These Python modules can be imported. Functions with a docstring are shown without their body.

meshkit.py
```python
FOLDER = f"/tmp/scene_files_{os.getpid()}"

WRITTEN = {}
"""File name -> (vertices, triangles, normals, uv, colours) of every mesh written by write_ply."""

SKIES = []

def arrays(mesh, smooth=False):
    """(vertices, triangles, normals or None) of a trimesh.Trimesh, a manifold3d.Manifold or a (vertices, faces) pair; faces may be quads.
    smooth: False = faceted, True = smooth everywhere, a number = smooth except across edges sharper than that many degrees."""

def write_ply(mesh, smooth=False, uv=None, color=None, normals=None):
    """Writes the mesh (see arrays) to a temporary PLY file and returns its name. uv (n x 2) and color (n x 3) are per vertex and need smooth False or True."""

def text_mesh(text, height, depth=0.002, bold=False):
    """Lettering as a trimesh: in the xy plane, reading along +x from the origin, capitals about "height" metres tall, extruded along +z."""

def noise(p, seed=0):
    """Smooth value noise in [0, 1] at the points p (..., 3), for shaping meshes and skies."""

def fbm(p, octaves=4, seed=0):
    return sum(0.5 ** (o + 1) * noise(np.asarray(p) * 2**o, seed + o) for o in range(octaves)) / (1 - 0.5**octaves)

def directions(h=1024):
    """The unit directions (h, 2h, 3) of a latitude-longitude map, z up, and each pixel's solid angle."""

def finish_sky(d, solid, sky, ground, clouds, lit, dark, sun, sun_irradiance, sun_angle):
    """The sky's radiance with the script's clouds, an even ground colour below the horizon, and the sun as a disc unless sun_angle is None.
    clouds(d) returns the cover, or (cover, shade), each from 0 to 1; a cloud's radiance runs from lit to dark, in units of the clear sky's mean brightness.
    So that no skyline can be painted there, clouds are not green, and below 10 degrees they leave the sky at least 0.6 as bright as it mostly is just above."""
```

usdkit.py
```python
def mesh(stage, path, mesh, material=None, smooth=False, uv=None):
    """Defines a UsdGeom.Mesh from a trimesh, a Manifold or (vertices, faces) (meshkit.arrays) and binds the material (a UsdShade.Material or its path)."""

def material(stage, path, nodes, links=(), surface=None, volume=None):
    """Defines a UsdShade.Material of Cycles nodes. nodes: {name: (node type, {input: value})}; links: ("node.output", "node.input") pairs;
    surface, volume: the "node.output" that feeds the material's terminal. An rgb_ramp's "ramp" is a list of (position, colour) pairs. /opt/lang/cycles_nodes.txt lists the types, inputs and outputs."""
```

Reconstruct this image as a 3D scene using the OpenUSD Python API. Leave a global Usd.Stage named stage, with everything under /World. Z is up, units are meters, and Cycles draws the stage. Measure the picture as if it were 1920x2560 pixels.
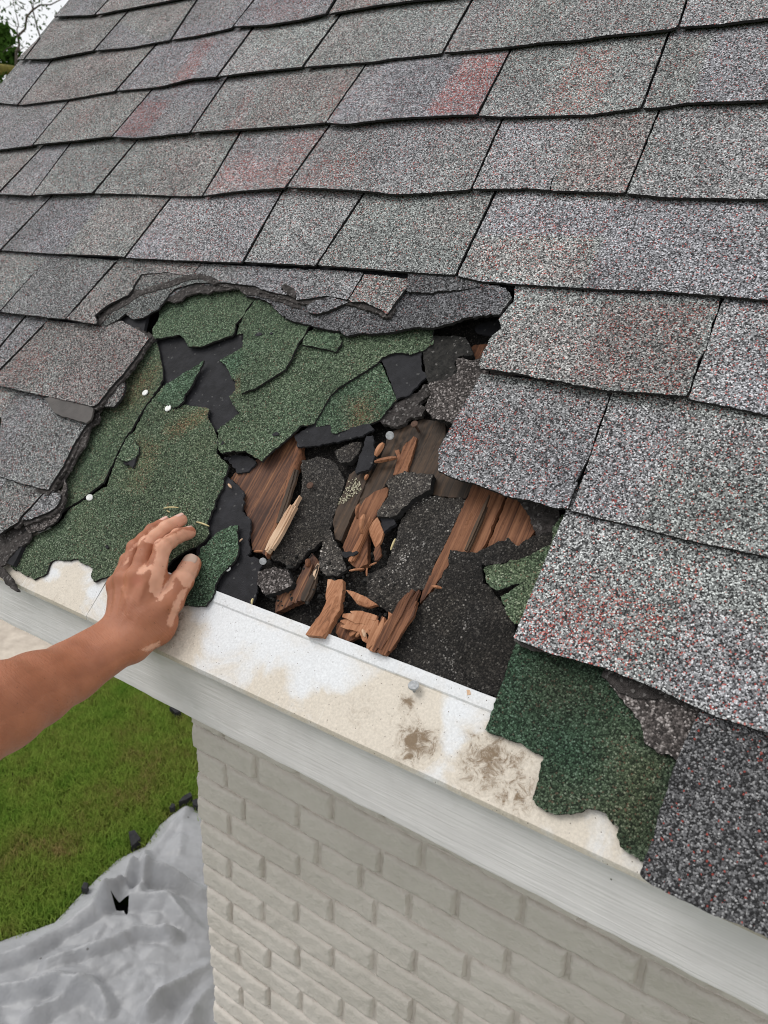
import math, random
import numpy as np
import trimesh, shapely, usdkit, meshkit
from shapely.geometry import Polygon, LineString
from shapely.ops import unary_union
from scipy.spatial import Delaunay
from scipy.ndimage import gaussian_filter
from pxr import Usd, UsdGeom, UsdLux, UsdShade, Gf, Sdf, Vt

stage = Usd.Stage.CreateInMemory()
UsdGeom.SetStageUpAxis(stage, 'Z'); UsdGeom.SetStageMetersPerUnit(stage, 1.0)
UsdGeom.Xform.Define(stage, '/World'); UsdGeom.Scope.Define(stage, '/World/Looks')

# ------------------------------------------------------------------ camera, sky, sun
CAMZ = 3.2
F = 1923.0; PP = np.array([960.0, 1280.0])
_n = lambda a: np.asarray(a, float) / np.linalg.norm(a)
_L = _n([-3040, -809, F]); _D = _n([-124.6, 5039, F])
_X = -_L; _Z = _n(-_D + _X * (_D @ _X)); _Y = np.cross(_Z, _X)
R = np.array([_X, _Y, _Z])                     # camera (x right, y down, z ahead) to world
EYE = np.array([0.0, 0.0, CAMZ])
EXPOSURE = 0.28
cam = UsdGeom.Camera.Define(stage, '/World/camera')
_r, _u, _b = R @ [1, 0, 0], R @ [0, -1, 0], R @ [0, 0, -1]
cam.AddTransformOp().Set(Gf.Matrix4d(*_r, 0, *_u, 0, *_b, 0, *EYE, 1))
cam.CreateFocalLengthAttr(24.0); cam.CreateHorizontalApertureAttr(24.0 * 1920 / F)
cam.CreateVerticalApertureAttr(24.0 * 2560 / F)
cam.CreateClippingRangeAttr(Gf.Vec2f(0.02, 400)); cam.CreateFStopAttr(10.0); cam.CreateFocusDistanceAttr(0.98)
cam.CreateExposureAttr(EXPOSURE)

SUN_EL, SUN_AZ = math.radians(55), math.radians(-121)   # azimuth = atan2(x, y)
sd = np.array([math.sin(SUN_AZ) * math.cos(SUN_EL), math.cos(SUN_AZ) * math.cos(SUN_EL), math.sin(SUN_EL)])
SKY_STRENGTH, CLOUD, COVER, SUN_I = 0.10, (8.05, 8.1, 8.2), 0.93, 0.40
sky_mat = usdkit.material(stage, '/World/Looks/sky', {
    'sky': ('sky_texture', {'sky_type': 'single_scattering', 'sun_disc': False, 'sun_elevation': SUN_EL, 'sun_rotation': SUN_AZ}),
    'tc': ('texture_coordinate', {}),
    'no': ('noise_texture', {'scale': 2.2, 'detail': 5.0, 'roughness': 0.55}),
    'mr': ('map_range', {'from_min': 0.3, 'from_max': 0.7, 'to_min': COVER - 0.1, 'to_max': COVER + 0.12, 'clamp': True}),
    'mx': ('mix_color', {'b': CLOUD, 'use_clamp_result': False}),
    'bg': ('background_shader', {'strength': SKY_STRENGTH})},
    [('tc.generated', 'no.vector'), ('no.fac', 'mr.value'), ('mr.result', 'mx.fac'), ('sky.color', 'mx.a'), ('mx.result', 'bg.color')], surface='bg.background')
dome = UsdLux.DomeLight.Define(stage, '/World/sky')
UsdShade.MaterialBindingAPI.Apply(dome.GetPrim()).Bind(sky_mat)
dome.GetPrim().SetCustomDataByKey('kind', 'structure')
sun = UsdLux.DistantLight.Define(stage, '/World/sun')
sun.CreateIntensityAttr(SUN_I); sun.CreateAngleAttr(34.0); sun.CreateColorAttr(Gf.Vec3f(1.0, 0.97, 0.92)); sun.CreateNormalizeAttr(True)
_zx = _n(np.cross([0, 0, 1.0], sd)); _zy = np.cross(sd, _zx)
sun.AddTransformOp().Set(Gf.Matrix4d(*_zx, 0, *_zy, 0, *sd, 0, 0, 0, 8, 1))

# ------------------------------------------------------------------ measuring helpers
U = np.array([1.0, 0, 0]); _a = math.radians(45)
V = np.array([0, math.cos(_a), math.sin(_a)]); N = np.array([0, -math.sin(_a), math.cos(_a)])
S = 0.143 / 0.2135                              # distance from the eye to the roof plane
O = EYE - S * N                                 # origin of the roof frame (u, v, w)
CROP = {'A': (0, 0, 1), 'B1': (0, 0, .57866), 'B2': (960, 0, .57866), 'B3': (0, 600, .42194), 'B4': (500, 600, .48222), 'B5': (1100, 600, .49427),
        'B7': (0, 1250, .36166), 'B8': (1150, 1500, .47915), 'B9': (0, 1650, .42194), 'C1': (540, 1040, 1 / 3), 'C2': (900, 1180, 1 / 3), 'C3': (200, 640, 1 / 3),
        'C4': (700, 660, .36166), 'C5': (0, 900, 1 / 3), 'C6': (400, 1100, .20339), 'H': (230, 1260, .18083)}

def px(*chunks):
    """Measured points, ('crop', (x, y), (x, y), 'crop', ...) -> n x 2."""
    out, c = [], CROP['A']
    for k in chunks:
        if isinstance(k, str): c = CROP[k]
        else: out.append((c[0] + c[2] * k[0], c[1] + c[2] * k[1]))
    return np.array(out, float)

def rays(p):
    p = np.atleast_2d(p)
    return np.column_stack([(p - PP) / F, np.ones(len(p))]) @ R.T

def on_plane(p, point, normal):
    r = rays(p)
    return EYE + r * (((point - EYE) @ normal) / (r @ normal))[:, None]

def uv(p, w=0.0):
    q = on_plane(p, O + w * N, N) - O
    return np.column_stack([q @ U, q @ V])

def W(u, v, w):
    return O + np.asarray(u)[..., None] * U + np.asarray(v)[..., None] * V + np.asarray(w)[..., None] * N

def roofpt(p, w):
    q = uv(p, w); return W(q[:, 0], q[:, 1], np.full(len(q), w))

def at_depth(p, t):
    return EYE + rays(p) * np.atleast_1d(t)[:, None]

def pixel_of(P):
    c = (P - EYE) @ R
    return PP + F * c[:, :2] / c[:, 2:3]

fbm, noise = meshkit.fbm, meshkit.noise
cross2 = lambda a, b: a[:, 0] * b[:, 1] - a[:, 1] * b[:, 0]
def n2(u, v, f, seed=0, oct=3):
    return fbm(np.stack([np.asarray(u) * f, np.asarray(v) * f, np.full(np.shape(u), 7.3 + seed)], -1), oct, seed) - 0.5

# ------------------------------------------------------------------ prims
used = {}
def free(path):
    k = used.get(path, 0); used[path] = k + 1
    return path if k == 0 else f'{path}_{k:03d}'

def tag(prim, label=None, cat=None, group=None, kind=None):
    prim = prim.GetPrim() if hasattr(prim, 'GetPrim') else prim
    for k, v in (('label', label), ('category', cat), ('group', group), ('kind', kind)):
        if v: prim.SetCustomDataByKey(k, v)
    return prim

def thing(name, label, cat, group=None, kind=None, parent='/World'):
    p = free(f'{parent}/{name}')
    x = UsdGeom.Xform.Define(stage, p)
    tag(x, label, cat, group, kind)
    return p

LOOK = {}
GROUP = {'wood_chip': 'loose wood chips in the roof hole', 'wood_sliver': 'thin wood slivers in the roof hole', 'wood_shard': 'split wood shards in the roof hole', 'straw': 'straws on the green shingles', 'wood_splinter': 'splinters in the roof hole'}
def obj(name, mesh, mat, parent='/World', smooth=30, tone=None, label=None, cat=None, group=None, kind=None):
    if parent == '/World' and group is None: group = GROUP.get(name)
    v, f, nn = meshkit.arrays(mesh, smooth)
    p = free(f'{parent}/{name}')
    m = UsdGeom.Mesh.Define(stage, p)
    m.CreatePointsAttr(Vt.Vec3fArray.FromNumpy(v.astype(np.float32)))
    m.CreateFaceVertexCountsAttr(Vt.IntArray.FromNumpy(np.full(len(f), 3, np.int32)))
    m.CreateFaceVertexIndicesAttr(Vt.IntArray.FromNumpy(f.astype(np.int32).ravel()))
    m.CreateSubdivisionSchemeAttr('none')
    if nn is not None:
        m.CreateNormalsAttr(Vt.Vec3fArray.FromNumpy(nn.astype(np.float32))); m.SetNormalsInterpolation('vertex')
    if tone is not None:
        UsdGeom.PrimvarsAPI(m).CreatePrimvar('tone', Sdf.ValueTypeNames.Color3fArray, 'vertex').Set(Vt.Vec3fArray.FromNumpy(np.asarray(tone(v), np.float32)))
    UsdShade.MaterialBindingAPI.Apply(m.GetPrim()).Bind(LOOK[mat])
    tag(m, label, cat, group, kind)
    return p

def mat(name, nodes, links, surface='p.BSDF'):
    LOOK[name] = usdkit.material(stage, '/World/Looks/' + name, nodes, links, surface=surface)

# ------------------------------------------------------------------ materials
def granule_mat(name, ramp, base_scale, tint=True, special=None, bump=0.7, rough=0.95, dark=0.55, edge=(.020, .019, .019)):
    """Mineral granules: one colour per cell; the vertex colour 'tone' (special share, hue, brightness) is the piece's own pigment."""
    nodes = {
        'tc': ('texture_coordinate', {}),
        'vo': ('voronoi_texture', {'scale': base_scale, 'randomness': 1.0}),
        'sc': ('separate_color', {}),
        'ra': ('rgb_ramp', {'ramp': ramp}),
        'big': ('noise_texture', {'scale': 14.0, 'detail': 4.0, 'roughness': 0.6}),
        'bm': ('map_range', {'from_min': 0.3, 'from_max': 0.7, 'to_min': 0.80, 'to_max': 1.16, 'clamp': True}),
        'dr': ('map_range', {'from_min': 0.25, 'from_max': 0.75, 'to_min': 1.0, 'to_max': dark, 'clamp': True}),
        'm1': ('math', {'math_type': 'multiply'}),
        'at': ('attribute', {'attribute': 'tone'}), 'ts': ('separate_color', {}),
        'm2': ('math', {'math_type': 'multiply'}),
        'gt': ('math', {'math_type': 'less_than'}),
        'spmix': ('mix_color', {'b': (special or [(0, (.3, .05, .04))])[0][1], 'blend_type': 'mix'}),
        'spr': ('rgb_ramp', {'ramp': special or [(0, (.3, .05, .04)), (1, (.3, .05, .04))]}),
        'hue': ('mix_color', {'blend_type': 'multiply', 'b': (1, 1, 1), 'fac': 1.0}),
        'hr': ('rgb_ramp', {'ramp': HUES[name]}),
        'mul': ('mix_color', {'blend_type': 'multiply', 'fac': 1.0, 'use_clamp_result': False}),
        'cc': ('combine_color', {}),
        'ge': ('geometry', {}), 'dt': ('vector_math', {'math_type': 'dot_product', 'vector2': (0, -math.sin(math.pi / 4), math.cos(math.pi / 4))}),
        'em': ('map_range', {'from_min': .30, 'from_max': .55, 'clamp': True}), 'ec': ('mix_color', {'a': edge}),
        'bu': ('bump', {'strength': bump, 'distance': 0.0012, 'invert': True}),
        'p': ('principled_bsdf', {'roughness': rough, 'specular_ior_level': 0.25})}
    links = [('tc.object', 'vo.vector'), ('vo.color', 'sc.color'), ('sc.r', 'ra.fac'), ('tc.object', 'big.vector'), ('big.fac', 'bm.value'),
             ('vo.distance', 'dr.value'), ('bm.result', 'm1.value1'), ('dr.result', 'm1.value2'), ('at.color', 'ts.color'), ('m1.value', 'm2.value1'), ('ts.b', 'm2.value2'),
             ('sc.g', 'gt.value1'), ('ts.r', 'gt.value2'), ('gt.value', 'spmix.fac'), ('sc.b', 'spr.fac'), ('spr.color', 'spmix.b'), ('ra.color', 'spmix.a'),
             ('ts.g', 'hr.fac'), ('spmix.result', 'hue.a'), ('hr.color', 'hue.b'),
             ('m2.value', 'cc.r'), ('m2.value', 'cc.g'), ('m2.value', 'cc.b'), ('hue.result', 'mul.a'), ('cc.color', 'mul.b'), ('ge.true_normal', 'dt.vector1'), ('dt.value', 'em.value'), ('em.result', 'ec.fac'), ('mul.result', 'ec.b'), ('ec.result', 'p.base_color'),
             ('vo.distance', 'bu.height'), ('bu.normal', 'p.normal')]
    mat(name, nodes, links)

HUES = {'granules': [(0, (.975, .97, 1.025)), (.33, (1, 1, 1)), (.66, (.965, 1.012, .975)), (1, (1.04, .985, .955))],
        'green_granules': [(0, (.72, 1.02, 1.02)), (.4, (1, 1, 1)), (.75, (1.28, 1.0, .84)), (1, (1.7, 1.0, .66))],
        'black_granules': [(0, (1, 1, 1.04)), (1, (1.08, 1, .9))],
        'brown_granules': [(0, (1, 1, 1)), (1, (1, 1, 1))], 'dark_granules': [(0, (1, 1, 1.01)), (1, (1, 1, 1))]}
granule_mat('granules', [(0, (.020, .020, .021)), (.24, (.048, .048, .050)), (.38, (.135, .136, .140)), (.64, (.245, .248, .252)), (.82, (.39, .395, .40)), (1, (.68, .685, .69))], 720,
            special=[(0, (.17, .035, .030)), (.5, (.35, .085, .072)), (1, (.50, .24, .215))])
granule_mat('green_granules', [(0, (.016, .023, .014)), (.3, (.042, .064, .037)), (.6, (.085, .125, .074)), (.85, (.138, .19, .118)), (1, (.28, .33, .24))], 680,
            special=[(0, (.11, .08, .05)), (1, (.17, .13, .09))], dark=0.5)
granule_mat('black_granules', [(0, (.010, .009, .009)), (.4, (.018, .017, .016)), (.75, (.034, .031, .028)), (.94, (.060, .056, .051)), (1, (.13, .125, .115))], 680,
            special=[(0, (.13, .125, .12)), (1, (.30, .29, .27))], dark=0.6)
granule_mat('dark_granules', [(0, (.018, .018, .019)), (.34, (.042, .042, .044)), (.52, (.105, .105, .109)), (.78, (.21, .21, .216)), (.92, (.33, .33, .335)), (1, (.52, .52, .52))], 720, special=[(0, (.25, .04, .03)), (1, (.45, .12, .10))])
granule_mat('brown_granules', [(0, (.022, .019, .018)), (.4, (.055, .047, .045)), (.75, (.12, .105, .10)), (1, (.34, .31, .30))], 540, dark=0.5)

def rough_mat(name, c1, c2, scale=90, bump=0.8, dist=0.003, rough=0.9, speck=None, spec=0.3, fine=900):
    nodes = {'tc': ('texture_coordinate', {}), 'no': ('noise_texture', {'scale': scale, 'detail': 6.0, 'roughness': 0.65}),
             'fi': ('noise_texture', {'scale': fine, 'detail': 2.0}),
             'mx': ('mix_color', {'a': c1, 'b': c2}), 'mr': ('map_range', {'from_min': .35, 'from_max': .68, 'clamp': True}),
             'ad': ('math', {'math_type': 'multiply_add', 'value2': 0.35}),
             'bu': ('bump', {'strength': bump, 'distance': dist}), 'p': ('principled_bsdf', {'roughness': rough, 'specular_ior_level': spec})}
    links = [('tc.object', 'no.vector'), ('tc.object', 'fi.vector'), ('no.fac', 'mr.value'), ('mr.result', 'mx.fac'), ('fi.fac', 'ad.value1'), ('no.fac', 'ad.value3'), ('ad.value', 'bu.height'), ('bu.normal', 'p.normal')]
    if speck:
        nodes |= {'vo': ('voronoi_texture', {'scale': 420}), 'sc': ('separate_color', {}), 'lt': ('math', {'math_type': 'less_than', 'value2': speck[0]}), 'm2': ('mix_color', {'b': speck[1]})}
        links += [('tc.object', 'vo.vector'), ('vo.color', 'sc.color'), ('sc.r', 'lt.value1'), ('lt.value', 'm2.fac'), ('mx.result', 'm2.a'), ('m2.result', 'p.base_color')]
    else: links += [('mx.result', 'p.base_color')]
    mat(name, nodes, links)
rough_mat('felt', (.008, .008, .010), (.020, .020, .024), speck=(.012, (.06, .06, .06)), scale=60, rough=.8)
rough_mat('torn_asphalt', (.022, .019, .018), (.085, .075, .072), scale=170, bump=1.0, dist=.006, speck=(.10, (.15, .14, .135)))
rough_mat('mastic', (.045, .040, .038), (.075, .066, .062), scale=40, bump=.25, rough=.6)
rough_mat('crumbs', (.008, .008, .008), (.035, .033, .030), scale=200, dist=.004, speck=(.03, (.12, .115, .11)))
rough_mat('galvanized', (.22, .23, .24), (.40, .41, .42), scale=300, bump=.3, dist=.0005, rough=.45, spec=.6)
rough_mat('pale_metal', (.55, .56, .54), (.78, .79, .77), scale=300, bump=.2, dist=.0004, rough=.5)
rough_mat('rust', (.05, .028, .02), (.12, .07, .05), scale=300, bump=.4, dist=.0008)
rough_mat('straw', (.42, .34, .16), (.62, .53, .30), scale=400, bump=.1, dist=.0005, rough=.6)
rough_mat('lichen_crust', (.30, .28, .20), (.48, .45, .34), scale=300, bump=.4, dist=.001)
rough_mat('scrap', (.012, .012, .014), (.03, .03, .032), scale=40)
rough_mat('concrete', (.36, .31, .26), (.52, .46, .39), scale=9, bump=.3, dist=.01)
rough_mat('bark', (.04, .032, .025), (.11, .09, .07), scale=30, dist=.01)
rough_mat('mossy_bark', (.10, .085, .02), (.22, .19, .04), scale=20, dist=.02)

ROT45 = (-math.pi / 4, 0, 0)
def wood_mat(name, ramp, along=3.5, across=130, bump=.55, rough=.75, swirl=1.5):
    """Grain that runs up the slope (the v direction)."""
    mat(name, {'tc': ('texture_coordinate', {}), 'ro': ('mapping', {'rotation': ROT45}), 'ma': ('mapping', {'scale': (across, along, across)}),
        'no': ('noise_texture', {'scale': 1.0, 'detail': 5.0, 'roughness': .6, 'distortion': swirl}),
        'lo': ('noise_texture', {'scale': 16.0, 'detail': 4.0}), 'ad': ('math', {'math_type': 'multiply_add', 'value2': .55}), 'sb': ('math', {'math_type': 'subtract', 'value2': .27}),
        'ra': ('rgb_ramp', {'ramp': ramp}), 'bu': ('bump', {'strength': bump, 'distance': .0015}), 'p': ('principled_bsdf', {'roughness': rough, 'specular_ior_level': .3})},
        [('tc.object', 'ro.vector'), ('ro.vector', 'ma.vector'), ('ma.vector', 'no.vector'), ('tc.object', 'lo.vector'), ('lo.fac', 'ad.value1'), ('no.fac', 'ad.value3'), ('ad.value', 'sb.value1'),
         ('sb.value', 'ra.fac'), ('ra.color', 'p.base_color'), ('no.fac', 'bu.height'), ('bu.normal', 'p.normal')])
wood_mat('wood', [(.22, (.030, .013, .008)), (.42, (.105, .042, .021)), (.56, (.185, .078, .038)), (.72, (.245, .112, .057)), (.88, (.32, .165, .092))], across=230, bump=.6)
wood_mat('fresh_wood', [(.22, (.12, .048, .022)), (.42, (.27, .115, .055)), (.6, (.38, .185, .10)), (.8, (.50, .29, .18))], across=220, bump=.6)
wood_mat('pale_wood', [(.25, (.30, .17, .10)), (.45, (.48, .31, .20)), (.7, (.64, .48, .34))], across=110)
wood_mat('wet_wood', [(.22, (.018, .010, .008)), (.45, (.065, .030, .020)), (.58, (.13, .058, .032)), (.75, (.24, .115, .055))], across=190)
wood_mat('dark_wood', [(.25, (.014, .010, .008)), (.45, (.032, .022, .016)), (.6, (.06, .038, .025)), (.75, (.10, .06, .035))])

mat('drip_metal', {'tc': ('texture_coordinate', {}), 'at': ('attribute', {'attribute': 'tone'}), 'ts': ('separate_color', {}),
    'n1': ('noise_texture', {'scale': 15.0, 'detail': 8.0, 'roughness': .7, 'distortion': .6}), 'a1': ('math', {'math_type': 'add'}), 'r1': ('rgb_ramp', {'ramp': [(.60, (0, 0, 0)), (.74, (.30, .30, .30)), (.90, (1, 1, 1))]}),
    'n3': ('noise_texture', {'scale': 420.0, 'detail': 3.0, 'roughness': .7}), 'r3': ('map_range', {'from_min': .3, 'from_max': .7, 'to_min': .82, 'to_max': 1.08, 'clamp': True}),
    'n2': ('noise_texture', {'scale': 85.0, 'detail': 8.0, 'roughness': .8, 'distortion': .8}), 'a2': ('math', {'math_type': 'add'}), 'r2': ('rgb_ramp', {'ramp': [(.74, (0, 0, 0)), (.86, (.22, .22, .22)), (.93, (.7, .7, .7)), (1.0, (1, 1, 1))]}),
    'c1': ('mix_color', {'a': (.63, .645, .665), 'b': (.565, .51, .435)}), 'c2': ('mix_color', {'b': (.17, .115, .065)}),
    'cc': ('combine_color', {}), 'mu': ('mix_color', {'blend_type': 'multiply', 'fac': 1.0}),
    'vo': ('voronoi_texture', {'scale': 520.0}), 'sc': ('separate_color', {}), 'lt': ('math', {'math_type': 'less_than', 'value2': .035}), 'dd': ('math', {'math_type': 'less_than', 'value2': .26}), 'lm': ('math', {'math_type': 'multiply'}), 'c3': ('mix_color', {'b': (.10, .08, .065)}),
    'ro': ('mapping', {'rotation': ROT45}), 'sm': ('mapping', {'scale': (240, 6, 6)}), 'sn': ('noise_texture', {'scale': 1.0, 'detail': 2.0}), 'sr': ('rgb_ramp', {'ramp': [(.73, (0, 0, 0)), (.75, (1, 1, 1))]}), 'sf': ('math', {'math_type': 'multiply', 'value2': .6}), 'c4': ('mix_color', {'b': (.66, .64, .60)}),
    'bu': ('bump', {'strength': .3, 'distance': .0008}), 'p': ('principled_bsdf', {'roughness': .5, 'specular_ior_level': .4})},
    [('at.color', 'ts.color'), ('tc.object', 'n1.vector'), ('n1.fac', 'a1.value1'), ('ts.r', 'a1.value2'), ('a1.value', 'r1.fac'), ('r1.color', 'c1.fac'),
     ('tc.object', 'n2.vector'), ('n2.fac', 'a2.value1'), ('ts.g', 'a2.value2'), ('a2.value', 'r2.fac'), ('r2.color', 'c2.fac'), ('c1.result', 'c2.a'), ('tc.object', 'n3.vector'), ('n3.fac', 'r3.value'), ('r3.result', 'cc.r'), ('r3.result', 'cc.g'), ('r3.result', 'cc.b'), ('c2.result', 'mu.a'), ('cc.color', 'mu.b'),
     ('tc.object', 'vo.vector'), ('vo.color', 'sc.color'), ('sc.r', 'lt.value1'), ('vo.distance', 'dd.value1'), ('lt.value', 'lm.value1'), ('dd.value', 'lm.value2'), ('lm.value', 'c3.fac'), ('mu.result', 'c3.a'),
     ('tc.object', 'ro.vector'), ('ro.vector', 'sm.vector'), ('sm.vector', 'sn.vector'), ('sn.fac', 'sr.fac'), ('sr.color', 'sf.value1'), ('sf.value', 'c4.fac'), ('c3.result', 'c4.a'), ('c4.result', 'p.base_color'), ('n2.fac', 'bu.height'), ('bu.normal', 'p.normal')])

mat('painted_board', {'tc': ('texture_coordinate', {}), 'ma': ('mapping', {'scale': (9, 300, 300)}), 'no': ('noise_texture', {'scale': 1.0, 'detail': 6.0, 'roughness': .6, 'distortion': .5}),
    'lo': ('noise_texture', {'scale': 25.0, 'detail': 4.0}), 'lr': ('map_range', {'from_min': .3, 'from_max': .7, 'clamp': True}), 'mx': ('mix_color', {'a': (.70, .675, .68), 'b': (.77, .745, .75)}),
    'sp': ('voronoi_texture', {'scale': 55.0}), 'ss': ('separate_color', {}), 'sl': ('math', {'math_type': 'less_than', 'value2': .05}), 'sd': ('math', {'math_type': 'less_than', 'value2': .11}), 'sx': ('math', {'math_type': 'multiply'}), 'c2': ('mix_color', {'b': (.2, .19, .18)}),
    'bu': ('bump', {'strength': .55, 'distance': .0016}), 'p': ('principled_bsdf', {'roughness': .42, 'specular_ior_level': .5})},
    [('tc.object', 'ma.vector'), ('ma.vector', 'no.vector'), ('tc.object', 'lo.vector'), ('lo.fac', 'lr.value'), ('lr.result', 'mx.fac'), ('tc.object', 'sp.vector'), ('sp.color', 'ss.color'), ('ss.r', 'sl.value1'), ('sp.distance', 'sd.value1'), ('sl.value', 'sx.value1'), ('sd.value', 'sx.value2'), ('sx.value', 'c2.fac'), ('mx.result', 'c2.a'), ('c2.result', 'p.base_color'), ('no.fac', 'bu.height'), ('bu.normal', 'p.normal')])

mat('brick_paint', {'tc': ('texture_coordinate', {}), 'no': ('noise_texture', {'scale': 38.0, 'detail': 6.0, 'roughness': .62}), 'lo': ('noise_texture', {'scale': 5.0, 'detail': 4.0}),
    'mr': ('map_range', {'from_min': .35, 'from_max': .65, 'clamp': True}), 'mx': ('mix_color', {'a': (.575, .53, .48), 'b': (.66, .61, .56)}),
    'bu': ('bump', {'strength': .9, 'distance': .009}), 'p': ('principled_bsdf', {'roughness': .5, 'specular_ior_level': .35})},
    [('tc.object', 'no.vector'), ('tc.object', 'lo.vector'), ('lo.fac', 'mr.value'), ('mr.result', 'mx.fac'), ('mx.result', 'p.base_color'),
     ('no.fac', 'bu.height'), ('bu.normal', 'p.normal')])

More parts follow.
